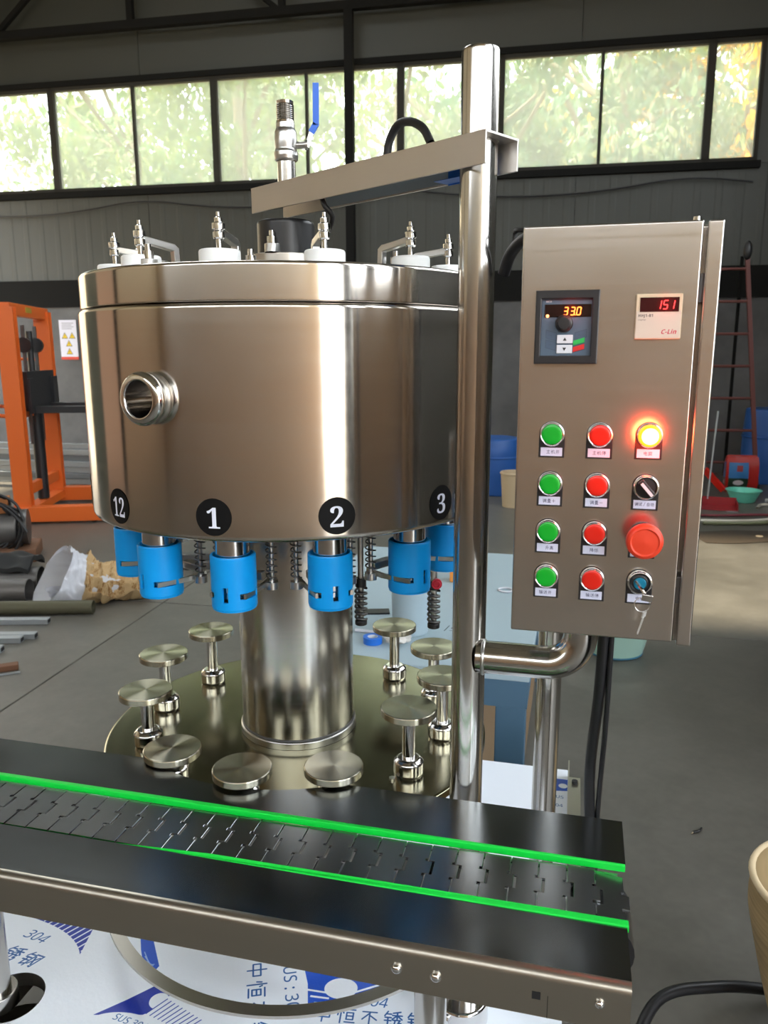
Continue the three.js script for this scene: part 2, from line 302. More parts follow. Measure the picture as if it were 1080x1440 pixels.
// number stickers
function numberSticker(txt) {
  return canvasTex(256, 256, (c, w) => { c.fillStyle = '#0b0b0c'; c.fillRect(0, 0, w, w); c.fillStyle = '#dfe3f2'; c.textAlign = 'center'; c.textBaseline = 'middle';
    c.save(); c.translate(w / 2, w / 2 + 8); c.scale(txt.length > 1 ? .72 : 1.0, 1); c.font = 'bold 196px serif'; c.fillText(txt, 0, 0); c.restore(); });
}
function curvedDisc(R, r, y) { // round patch on a cylinder of radius R about y, facing +z at angle 0
  const p = [], u = [], n = [], idx = [], A = 28, B = 5;
  for (let j = 0; j <= B; j++) for (let i = 0; i < A; i++) { const q = r * j / B, a = i / A * 2 * PI, x = q * Math.cos(a), v = q * Math.sin(a), t = x / R; p.push(R * Math.sin(t), y + v, R * Math.cos(t)); n.push(Math.sin(t), 0, Math.cos(t)); u.push(.5 + x / r / 2, .5 + v / r / 2); }
  for (let j = 0; j < B; j++) for (let i = 0; i < A; i++) { const a = j * A + i, b = j * A + (i + 1) % A, c = a + A, d = b + A; idx.push(a, c, d, a, d, b); }
  const g = new THREE.BufferGeometry(); g.setAttribute('position', new THREE.Float32BufferAttribute(p, 3)); g.setAttribute('normal', new THREE.Float32BufferAttribute(n, 3)); g.setAttribute('uv', new THREE.Float32BufferAttribute(u, 2)); g.setIndex(idx); return g;
}
const R = .3646, TB = 1.2706;
{ // tank
  const t = thing('filling_tank', null, MACH.x, TB, MACH.z, PH);
  tag(t, 'big round brushed stainless tank carrying black number stickers and a sight port', 'tank');
  // the wall is cut through behind the sight port
  const drill = new Brush(new THREE.CylinderGeometry(.0262, .0262, .12, 48).rotateX(PI / 2).translate(0, 0, R).rotateY(-.262).translate(0, .213, 0)); drill.updateMatrixWorld();
  const shell0 = new Brush(turned([[0, .002], [R - .02, .002], [R, 0, .016], [R, .348, .007], [R - .02, .348], [R - .03, .348], [0, .348]], 192)); shell0.updateMatrixWorld();
  const ev = new Evaluator(); ev.attributes = ['position', 'normal', 'uv']; ev.useGroups = false;
  part('shell', ev.evaluate(shell0, drill, SUBTRACTION).geometry, M.tank, t);
  part('lid', turned([[R - .02, .3492], [R - .0042, .3492, .003], [R - .0042, .405, .006], [0, .405]], 192), M.tank, t, 'lid with a rolled edge');
  for (const [k, s] of [[-2, '11'], [-1, '12'], [0, '1'], [1, '2'], [2, '3'], [3, '4']]) {
    const m = part('number_sticker', curvedDisc(R + .0008, .0285, .0395), phy({ color: 0xffffff, roughness: .6, specularIntensity: .35, map: numberSticker(s) }), t, 'round black sticker reading ' + s); m.rotation.y = k * ST30 + (k === 0 ? .004 : k === 1 ? -.012 : 0);
  }
  // sight port, a short tube ending in a rounded ferrule
  const s = sub('sight_port', t, 0, .213, 0); s.rotation.y = -.262;
  const turnOut = (g) => g.rotateX(PI / 2).translate(0, 0, R - .006);
  part('ferrule', turnOut(turned([[.026, .03], [.0275, .034, .002], [.036, .033, .005], [.0405, .026, .005], [.038, .017, .004], [.033, .012, .004], [.033, 0]], 56)), M.polish, s);
  part('weld_bead', turnOut(new THREE.TorusGeometry(.0345, .004, 10, 56).rotateX(PI / 2).translate(0, .007, 0)), M.flange, s);
  part('bore', turnOut(turned([[.026, .031], [.026, -.012]], 48)), M.polish, s, 'open bore into the tank');
}
{ // central column
  const t = thing('centre_column', null, MACH.x, .80, MACH.z);
  tag(t, 'thick steel column rising from the turntable to the tank', 'column');
  part('tube', cyl(.113, .4716, 0, .004, 0, 96), M.column, t);
  part('base_ring', turned([[.113, .016], [.1175, .014, .003], [.1175, .0005], [.113, .0005]], 96), M.steel, t);
  part('weld_seam', new THREE.TorusGeometry(.113, .0022, 8, 96).rotateX(PI / 2).translate(0, .017, 0), M.darkSteel, t);
}
{ // turntable with its drum below
  const t = thing('turntable', null, MACH.x, .40, MACH.z);
  tag(t, 'round steel turntable carrying the ring of bottle pedestals', 'turntable');
  part('disc', turned([[0, .4], [.3775, .4, .002], [.382, .398, .002], [.382, .386], [0, .386]], 160), M.disc, t);
  part('drum', turned([[0, .386], [.19, .386], [.19, 0], [0, 0]], 64), M.steel, t);
  part('bolt_head', hex(.006, .004).translate(-.17, .4, .25), M.steel, t); part('bolt_head', hex(.006, .004).translate(.19, .4, .22), M.steel, t);
}
{ // cam ring hung under the turntable
  const t = thing('cam_ring', null, MACH.x, .401, MACH.z);
  tag(t, 'flat bent steel ring rail below the conveyor, around the machine base', 'rail');
  part('rail', turned([[.379, .073], [.379, .079], [.402, .079], [.402, .073], [.379, .073]], 160), M.flange, t);
  for (const a of [.9, 2.2, 3.2, 4.2, 5.0]) { part('support_post', cyl(.009, .073, .39 * Math.sin(a), 0, .39 * Math.cos(a), 12), M.steel, t); }
}
// pedestals on the turntable, lifted to different heights by the cam
const pedestalLabels = {
  '-4': 'raised bottle pedestal left of the column, the farthest back on that side', '-3': 'raised bottle pedestal second back at the left, its collar hidden behind a nearer one',
  '-2': 'raised bottle pedestal with the leftmost round plate', '-1': 'lowered bottle pedestal at the left edge of the conveyor cut-out', 0: 'lowered bottle pedestal in front of the column, under filling head 1',
  1: 'lowered bottle pedestal under filling head 2, scratched plate close to the column', 2: 'raised bottle pedestal standing alone right of the column with its collar fully visible',
  3: 'raised bottle pedestal half behind the steel pole, the lower of the two there', 4: 'raised bottle pedestal half behind the steel pole, the upper of the two there', 5: 'raised bottle pedestal farthest back right of the column',
};
const pedTop = { '-4': .9295, '-3': .9285, '-2': .9154, '-1': .8638, 0: .866, 1: .8655, 2: .931, 3: .9317, 4: .9312, 5: .9326 };
const pg = { plate: turned([[0, 0], [.0488, 0, .0012], [.0504, -.0016, .0012], [.0504, -.0125, .001], [.049, -.0135], [.017, -.0135]], 72),
  neck: turned([[.017, -.0135], [.017, -.024, .001], [.0125, -.0255]], 40), collar: turned([[.0122, .034], [.0205, .034, .003], [.0275, .027, .003], [.0275, .006, .002], [.0255, 0]], 48) };
for (const k of [-4, -3, -2, -1, 0, 1, 2, 3, 4, 5]) {
  const [x, z, a] = polar(k, .2975), t = thing('bottle_pedestal', null, x, .7999, z, a), h = pedTop[k] - .7999;
  tag(t, pedestalLabels[k], 'pedestal', 'bottle pedestals on the turntable');
  part('plate', pg.plate, M.turned, t).position.y = h; part('neck', pg.neck, M.polish, t).position.y = h;
  part('stem', cyl(.0118, h - .02, 0, 0, 0, 32), M.polish, t); part('collar', pg.collar, M.polish, t);
}
// blue filling nozzles under the tank
const cupOuter = .0362, cupGeo = (() => { // blue sleeve with a slot facing out and two side slits
  const p = [], idx = [], n = 96, H = .088, rows = [0, .0015, .004, .016, .0205, .0245, .030, .041, .086, .088];
  const rad = (y) => y < .003 ? cupOuter - .0012 : (y > .087 ? cupOuter - .001 : cupOuter);
  const hole = (a, y) => (Math.abs(a) < .135 && y > .016 && y < .041) || ((Math.abs(Math.abs(a) - .86) < .22 || (Math.abs(a) > .64 && Math.abs(a) < 1.75)) && y > .0205 && y < .030);
  const verts = (r) => { const base = p.length / 3; for (const y of rows) for (let i = 0; i <= n; i++) { const a = -PI + i / n * 2 * PI, q = r === 0 ? rad(y) : cupOuter - r; p.push(q * Math.sin(a), y, q * Math.cos(a)); } return base; };
  const o = verts(0), inn = verts(.0045), at2 = (b, j, i) => b + j * (n + 1) + i, quad = (a, b, c, d) => idx.push(a, b, c, a, c, d);
  const solid = (j, i) => { if (j < 0 || j >= rows.length - 1) return false; const ii = (i + n) % n, a = -PI + (ii + .5) / n * 2 * PI; return !hole(a, (rows[j] + rows[j + 1]) / 2); };
  for (let j = 0; j < rows.length - 1; j++) for (let i = 0; i < n; i++) { if (!solid(j, i)) continue;
    quad(at2(o, j, i), at2(o, j, i + 1), at2(o, j + 1, i + 1), at2(o, j + 1, i)); quad(at2(inn, j, i), at2(inn, j + 1, i), at2(inn, j + 1, i + 1), at2(inn, j, i + 1));
    if (!solid(j - 1, i)) quad(at2(o, j, i), at2(inn, j, i), at2(inn, j, i + 1), at2(o, j, i + 1)); if (!solid(j + 1, i)) quad(at2(o, j + 1, i), at2(o, j + 1, i + 1), at2(inn, j + 1, i + 1), at2(inn, j + 1, i));
    if (!solid(j, i - 1)) quad(at2(o, j, i), at2(o, j + 1, i), at2(inn, j + 1, i), at2(inn, j, i)); if (!solid(j, i + 1)) quad(at2(o, j, i + 1), at2(inn, j, i + 1), at2(inn, j + 1, i + 1), at2(o, j + 1, i + 1)); }
  let g = new THREE.BufferGeometry(); g.setAttribute('position', new THREE.Float32BufferAttribute(p, 3)); g.setIndex(idx); g = g.toNonIndexed(); g.computeVertexNormals();
  // smooth the sleeve itself: radial normals where the face looks in or out
  const P = g.attributes.position, N = g.attributes.normal; for (let i = 0; i < P.count; i += 3) { const nx = N.getX(i), ny = N.getY(i), nz = N.getZ(i); const cx = (P.getX(i) + P.getX(i + 1) + P.getX(i + 2)) / 3, cz = (P.getZ(i) + P.getZ(i + 1) + P.getZ(i + 2)) / 3, l = Math.hypot(cx, cz), d = (nx * cx + nz * cz) / l; if (Math.abs(d) > .95) for (let k = 0; k < 3; k++) { const q = Math.hypot(P.getX(i + k), P.getZ(i + k)), s = Math.sign(d); N.setXYZ(i + k, s * P.getX(i + k) / q, 0, s * P.getZ(i + k) / q); } }
  return g; })();
const helix = (r, wire, h, turns, y0) => { const pts = []; for (let i = 0; i <= turns * 12; i++) { const a = i / 12 * 2 * PI; pts.push([r * Math.cos(a), y0 + h * i / (turns * 12), r * Math.sin(a)]); } return tube(pts, wire, turns * 14, 6); };
const ng = { tube: turned([[.0275, .121], [.0275, .03, .001], [.0265, .028], [.0265, .02]], 48), ring: turned([[.031, .1215], [.031, .116], [.0275, .116]], 48), core: turned([[0, .03], [.024, .03], [.024, .006], [.02, .004], [0, .004]], 32) };
const nozzleLabels = { '-3': 'blue filling nozzle at the far left, mostly hidden behind the leftmost visible one', '-2': 'blue filling nozzle at the left, partly hidden, below the tank edge', '-1': 'blue filling nozzle below the sticker reading twelve', 0: 'blue filling nozzle below the sticker reading one, left of the column', 1: 'blue filling nozzle below the sticker reading two, in front of the column', 2: 'blue filling nozzle in shade below the sticker reading three', 3: 'blue filling nozzle darkest in shade, partly behind the steel pole', 4: 'blue filling nozzle behind the shaded right ones, almost hidden' };
let nozzle0;
for (const k of [-3, -2, -1, 0, 1, 2, 3, 4]) {
  const [x, z, a] = polar(k, .2975); let t;
  if (!nozzle0) {
    t = nozzle0 = thing('filling_nozzle', null, x, 1.1495, z, a);
    part('sleeve', cupGeo, M.blue, t, 'blue plastic sleeve with slots');
    part('spout', [ng.tube, ng.ring], M.polish, t, 'polished steel spout tube'); part('core', ng.core, M.black, t);
    for (const s of [-1, 1]) {
      part('fork_arm', [bar([s * .0285, .0252, .0255], [s * .034, .0252, -.03], .0042, .0080), bar([s * .034, .0252, -.03], [s * .040, .031, -.062], .0045, .0085)].map((g) => g), M.flange, t);
      part('spring', helix(.0085, .0013, .085, 8, .036).translate(s * .046, 0, -.048), M.darkSteel, t); part('guide_rod', cyl(.0042, .1, s * .046, .022, -.048, 12), M.steel, t); part('foot', cyl(.0105, .012, s * .046, .018, -.048, 20), M.steel, t);
    }
    part('lever_block', box(.05, .014, .016, 0, .034, -.066, .002), M.steel, t);
  } else { t = copy(nozzle0, 'filling_nozzle'); t.position.set(x, 1.1495, z); t.rotation.set(0, a, 0); }
  tag(t, nozzleLabels[k], 'nozzle', 'blue filling nozzles under the tank');
}
// spring plungers hanging behind the nozzles
{ let p0; [[.1005, -1.5, 'black spring plunger with a red button hanging beside the pole, near a shaded nozzle'], [-.048, -1.52, 'black spring plunger half hidden by the right edge of the column']].forEach(([x, z, label], i) => {
  let t; if (!p0) { t = p0 = thing('spring_plunger', null, x, .998, z);
    part('foot', turned([[0, 0], [.0125, 0, .002], [.0125, .010, .002], [.009, .012]], 28), M.black, t); part('rod', cyl(.0062, .26, 0, .01, 0, 20), M.steel, t);
    part('spring', helix(.0112, .0028, .066, 6, .012), M.darkSteel, t); part('collar', cyl(.0112, .018, 0, .082, 0, 24), M.black, t);
  } else { t = copy(p0, 'spring_plunger'); t.remove(t.children.find((q) => q.name === 'button')); }
  t.position.set(x, .998, z); tag(t, label, 'plunger');
  if (i === 0) part('button', [cyl(.0105, .006, 0, 0, 0, 24), new THREE.TorusGeometry(.006, .0015, 6, 20).rotateX(PI / 2).translate(0, .006, 0)].map((g) => g.rotateX(PI / 2).translate(.005, .096, .0075)), std(lin(.6, .02, .05), .4), t, 'small red button'); }); }
// valve heads on the lid
const hg = { disc: turned([[0, .021], [.029, .021, .003], [.0305, .018, .002], [.0305, 0]], 48), stem: turned([[.0045, .021], [.0045, .036], [.0075, .036], [.0085, .038], [.0085, .046], [.0065, .048], [.0095, .050], [.0095, .058], [.006, .060], [.006, .066], [.003, .068], [.003, .074], [0, .075]], 24) };
const headLabels = { '-3': 'valve head on the lid at the far left edge, white disc barely above the rim', '-2': 'valve head on the lid second from the left edge with a short arm', '-1': 'valve head on the lid above the sticker reading twelve, with a broad bent arm', 0: 'valve head on the lid left of the black hub, above the sticker reading one', 1: 'valve head on the lid above the sticker reading two, right beside the black hub', 2: 'valve head on the lid with its arm to the left, second from the pole', 3: 'valve head on the lid next to the steel pole' };
let head0;
for (const k of [-3, -2, -1, 0, 1, 2, 3]) {
  const [x, z, a] = polar(k, .2975); let t;
  if (!head0) { t = head0 = thing('valve_head', null, x, 1.6758, z, a);
    part('nylon_disc', hg.disc, M.nylon, t, 'white nylon disc'); part('stem', hg.stem, M.chrome, t, 'nut stack');
    const s = shape([[0, .052], [-.058, .044], [-.066, .038], [-.068, 0], [-.058, 0], [-.056, .033], [0, .042]]);
    part('bent_arm', extrude(s, .012, .001).translate(0, 0, -.006).rotateY(-PI / 2), M.steel, t);
  } else { t = copy(head0, 'valve_head'); t.position.set(x, 1.6758, z); t.rotation.set(0, a, 0); }
  tag(t, headLabels[k], 'valve', 'valve heads standing on the tank lid');
}
{ let n0; [[.5, -.115, 'hexagon nut on the lid between the left valve heads'], [1.42, .02, 'hexagon nut on the lid just right of the middle valve head'], [2.35, .02, 'hexagon nut on the lid right of the black hub'], [1.75, .0, 'hexagon nut on the lid in front of the black hub flange']].forEach(([k, dr, label], i) => {
  const a = PH + (k - 1) * ST30, r = .2 + dr, kk = i; const [px, pz] = [[-.36, -1.24], [-.213, -1.30], [.02, -1.33], [-.195, -1.424]][i];
  let t; if (!n0) { t = n0 = thing('lid_nut', null, px, 1.6758, pz); part('washer', turned([[0, .014], [.0135, .014, .001], [.0135, 0]], 24), M.steel, t); part('nut', hex(.0095, .012).translate(0, .014, 0), M.chrome, t); part('bolt_end', cyl(.0048, .010, 0, .026, 0, 16), M.polish, t); }
  else { t = copy(n0, 'lid_nut'); t.position.set(px, i === 3 ? 1.7222 : 1.6758, pz); } tag(t, label, 'nut', 'hexagon nuts on the tank lid'); }); }
{ // black rotary hub and the feed pipe with its ball valve
  const t = thing('rotary_hub', null, MACH.x, 1.6758, MACH.z); tag(t, 'black rubber hub between tank lid and overhead beam', 'hub');
  part('flange', turned([[.05, .046], [.064, .046, .002], [.064, 0]], 64), M.flange, t); part('sleeve', turned([[0, .105], [.050, .105, .004], [.052, .1, .004], [.052, .044]], 64), M.rubber, t);
  const p = thing('feed_pipe', null, MACH.x + .004, 1.8415, MACH.z); tag(p, 'vertical feed pipe with a blue-handled ball valve above the beam', 'pipe');
  part('pipe', turned([[.0165, 0], [.0165, .04], [.0185, .042], [.0185, .05]], 32), M.pipe, p);
  const th = []; for (let i = 0; i < 9; i++) th.push([.0158, .108 + i * .0032], [.0148, .1096 + i * .0032]);
  part('valve_body', turned([[.0185, .042], [.0205, .044], [.0215, .05], [.0215, .056], [.019, .06, .003], [.0205, .074, .01], [.0195, .09, .004], [.0165, .096], [.0165, .104]], 40), M.steel, p);
  part('threaded_nipple', turned([[.0165, .104], ...th, [.0155, .140], [.012, .140], [.012, .10]], 32), M.pipe, p);
  const h = sub('handle', p, .02, .068, .002);
  part('spindle', [rod([0, 0, 0], [.018, 0, .004], .006), hex(.0085, .005).rotateZ(-PI / 2).translate(.014, 0, .003)], M.steel, h);
  part('lever', [bar([.018, -.004, .004], [.028, .024, .004], .0085, .003)], M.steel, h);
  part('grip', [bar([.026, .02, .004], [.0345, .034, .004], .0105, .0055), bar([.0345, .032, .004], [.0355, .100, .004], .0105, .0055)], std(lin(.01, .12, .62), .35), h, 'blue plastic grip');
}
{ // pole, and the overhead beam from pole to hub
  const t = thing('steel_pole', MACH, .3775, .3908, .2321); tag(t, 'tall polished steel pole in front of the tank', 'pole');
  part('pole', turned([[0, 1.564], [.0255, 1.564, .003], [.0265, 1.56, .002], [.0265, .004]], 64), M.pipe, t);
  part('base_collar', turned([[.0265, .05], [.044, .05, .003], [.047, .046, .003], [.047, .004, .003], [.0265, 0]], 56), M.polish, t);
  part('clamp_bolt', cyl(.007, .012, 0, 0, 0, 20).rotateX(PI / 2).translate(-.022, .034, .040), M.chrome, t);
}
{ const bl = [.7025, -.7117]; // beam direction in (X, Z)
  const px = .112 * 1.2, pz = -.97 * 1.2; // pole axis in the world
  const t = thing('overhead_beam', null, px, 1.797, pz, -Math.atan2(.7117, .7025)); // local +x runs on past the pole
  tag(t, 'sloping-looking brushed channel beam reaching from the pole over the tank centre', 'beam');
  const L0 = -.4945, L1 = .041, w = .0372;
  const hole = new THREE.Shape(); hole.moveTo(L0, -w); hole.lineTo(L1, -w); hole.lineTo(L1, w); hole.lineTo(L0, w); hole.closePath(); const h1 = new THREE.Path(); h1.absarc(0, 0, .0275, 0, 2 * PI); hole.holes.push(h1); const h2 = new THREE.Path(); h2.absarc(-.443, 0, .019, 0, 2 * PI); hole.holes.push(h2);
  part('web', flatPlate(hole, .003, .043, 0, 24), M.beam, t);
  part('flange', box(L1 - L0, .0415, .003, (L0 + L1) / 2, .0208, w - .0015, .001), M.beam, t, 'front flange'); part('flange', box(L1 - L0, .0415, .003, (L0 + L1) / 2, .0208, -w + .0015, .001), M.beam, t, 'rear flange');
  part('protective_film', box(.30, .026, .0006, -.22, .016, -w + .0036), phy({ color: lin(.30, .37, .43), roughness: .22, clearcoat: .5, bumpMap: texNoise, bumpScale: .002 }), t, 'wrinkled remains of clear film inside the channel');
  part('protective_film', [box(.09, .034, .0006, -.04, .016, -w + .0037), box(.05, .0006, .03, -.062, .001, -.018)], phy({ color: lin(.01, .15, .62), roughness: .3 }), t, 'scrap of blue film inside the channel');
  part('weld_plate', box(.012, .02, .05, -.40, .03, 0), M.darkSteel, t);
  const c = thing('beam_cable', null, .03, 1.838, -1.236, -Math.atan2(.7117, .7025)); tag(c, 'short black cable looping over the top of the overhead beam', 'cable');
  part('cable', tube([[-.035, .002, 0], [-.028, .025, 0], [-.01, .043, 0], [.015, .042, 0], [.04, .028, 0], [.055, .006, 0]], .0062, 30, 10), M.cable, c);
  const d = thing('hub_cable', null, -.098, 1.735, -1.40); tag(d, 'thin black sensor cable hanging from the beam beside the black hub', 'cable');
  part('cable', tube([[-.008, .075, .02], [.0, .055, .03], [.012, .04, .02], [.004, .02, 0], [-.006, -.005, -.01], [-.012, -.055, -.02]], .0045, 30, 8), M.cable, d);
}
{ // ------------------------------------------------------------------ conveyor (frame: lx along it, lz towards the viewer), origin at its middle foot
  const CY = .848, X0 = -1.15, X1 = .6236, ox = -.1, oz = .45;
  const t = thing('slat_conveyor', MACH, ox, 0, oz); tag(t, 'dark steel slat chain conveyor with bright green guide strips crossing the foreground', 'conveyor');
  const q = (x) => x - ox, z = (v) => v - oz;
  // rear deck plate with the round cut-out for the turntable
  const s = new THREE.Shape(); const Rc = .331, dz = .2797, dx = Math.sqrt(Rc * Rc - dz * dz);
  s.moveTo(q(X0), z(dz)); s.lineTo(q(-dx), z(dz)); s.absarc(q(0), z(0), Rc, PI / 2 + Math.atan2(dx, dz), PI / 2 - Math.atan2(dx, dz), true); s.lineTo(q(X1), z(dz)); s.lineTo(q(X1 - .001), z(.386)); s.lineTo(q(X0), z(.386)); s.closePath();
  part('rear_deck_plate', flatPlate(s, .003, CY, .0006, 48), M.plate, t);
  // front deck plate folded down along the near edge
  const zf = .6075, rb = .011, alongX = (sh) => new THREE.ExtrudeGeometry(sh, { depth: X1 - .006 - X0, bevelEnabled: false, curveSegments: 8 }).rotateY(-PI / 2).translate(q(X1 - .006), CY, 0);
  part('front_deck_plate', span(q(X0), q(X1 - .006), CY - .003, CY, z(.508), z(zf - rb)), M.plate, t);
  const f = new THREE.Shape(); f.moveTo(z(zf - rb), 0); f.absarc(z(zf - rb), -rb, rb, PI / 2, 0, true); f.lineTo(z(zf), -.060); f.lineTo(z(zf - .003), -.060); f.lineTo(z(zf - .003), -rb); f.absarc(z(zf - rb), -rb, rb - .003, 0, PI / 2, false); f.closePath();
  part('front_skirt', alongX(f), M.skirt, t, 'folded near edge of the deck');
  // green guide strips
  const rs = shape([[q(X0), z(.3865)], [q(-.1), z(.3865)], [q(X1 - .002), z(.3885)], [q(X1 - .002), z(.3935)], [q(.1), z(.3955)], [q(X0), z(.3955)]]);
  part('guide_strip', flatPlate(rs, .011, CY + .0042, .0012), M.greenStrip, t, 'bright green plastic strip along the rear plate');
  const gs = shape([[q(X0), z(.506)], [q(-.12), z(.5035)], [q(.05), z(.5008)], [q(X1 - .004), z(.4992)], [q(X1 - .004), z(.5105)], [q(-.02), z(.5095)], [q(-.16), z(.5072)], [q(X0), z(.5072)]]);
  const gsg = flatPlate(gs, .010, CY + .0025, .001); { const p = gsg.attributes.position; for (let i = 0; i < p.count; i++) { const x = p.getX(i) + ox; p.setY(i, p.getY(i) - .0062 * Math.min(1, Math.max(0, (.05 - x) / .17))); } gsg.computeVertexNormals(); }
  part('guide_strip', gsg, M.greenStrip, t, 'bright green plastic strip along the front plate, narrowing to the left');
  // slats of the chain: 38.1 mm pitch, interlocking hinge eyes
  const P = .0381, zc = .4508, hw = .0505, g = .0009;
  const slat = new THREE.Shape(); const e = [[g, -hw], [P - g, -hw], [P - g, -.019], [P - .0045, -.019], [P - .0045, -.0135], [P + .0055, -.0135], [P + .0055, .0135], [P - .0045, .0135], [P - .0045, .019], [P - g, .019], [P - g, hw], [g, hw], [g, .0145], [.0092, .0145], [.0092, -.0145], [g, -.0145]];
  e.forEach((p, i) => i ? slat.lineTo(p[0], p[1]) : slat.moveTo(p[0], p[1])); slat.closePath();
  const sg = flatPlate(slat, .0032, 0, .0004), pin = rod([.0005, -.0055, -.04], [.0005, -.0055, .04], .0028, 10);
  const tints = [M.slat, M.slat.clone(), M.slat.clone()]; tints[1].color = lin(.285, .30, .315); tints[2].color = lin(.34, .35, .36);
  const n = 38; for (let i = 0; i < n; i++) { const m = part('chain_slat', sg, tints[Math.floor(rnd() * 3)], t); m.position.set(q(X1 - .004 - (i + 1) * P), CY - .0028 + (i === 0 ? -.0025 : rr(-.0003, .0003)), z(zc)); if (i === 0) m.rotation.z = -.12; const k = part('hinge_pin', pin, M.steel, m); }
  part('wear_rail', [span(q(X0), q(X1 - .03), CY - .022, CY - .0075, z(.405), z(.417)), span(q(X0), q(X1 - .03), CY - .022, CY - .0075, z(.484), z(.496))], M.black, t);
  part('side_frame', [span(q(X0), q(X1 - .012), CY - .11, CY - .008, z(.396), z(.400)), span(q(X0), q(X1 - .02), CY - .11, CY - .012, z(.5015), z(.5055))], M.steel, t);
  part('end_sprocket', cyl(.042, .09, 0, -.045, 0, 24).rotateX(PI / 2).translate(q(X1 - .035), CY - .052, z(zc)), M.black, t);
  part('end_plate', span(q(X1 - .0185), q(X1 - .0165), CY - .1, CY - .02, z(.402), z(.500)), M.blackIn, t);
  for (const [x, y, k] of [[.3456, .8174, 1], [.3939, .8158, 1], [.5832, .8209, .8], [-.7, .8176, 1]]) part('bolt', [cyl(.0068 * k, .002, 0, 0, 0, 20).rotateX(PI / 2), new THREE.SphereGeometry(.0062 * k, 18, 10, 0, 2 * PI, 0, PI / 2).scale(1, .7, 1).rotateX(PI / 2).translate(0, 0, .0015)].map((b) => b.translate(q(x), y, z(zf))), M.chrome, t, 'domed steel bolt');
  part('square_hole', [box(.010, .010, .0012, q(.5123), .8163, z(zf))], M.blackIn, t, 'square bolt hole');
  part('plate_seam', box(.0008, .03, .001, q(.5255), .803, z(zf)), M.blackIn, t);
  // legs down to the base cabinet
  part('leg', [cyl(.0235, .40, q(.3602), .392, z(.45), 40)], M.pipe, t, 'polished round leg under the near plate');
  part('leg', [cyl(.0235, .40, q(-.443), .392, z(.40), 40), turned([[.0235, .03], [.034, .03, .002], [.034, 0]], 40).translate(q(-.443), .392, z(.40))], M.pipe, t, 'polished round leg standing in a hole of the film');
  part('cross_beam', [span(q(.335), q(.385), .785, .80, z(.40), z(.50)), span(q(-.468), q(-.418), .785, .80, z(.40), z(.50)), span(q(.27), q(.45), .738, .75, z(.43), z(.47))], M.darkSteel, t);
}
function fixUp(g) { return g; }
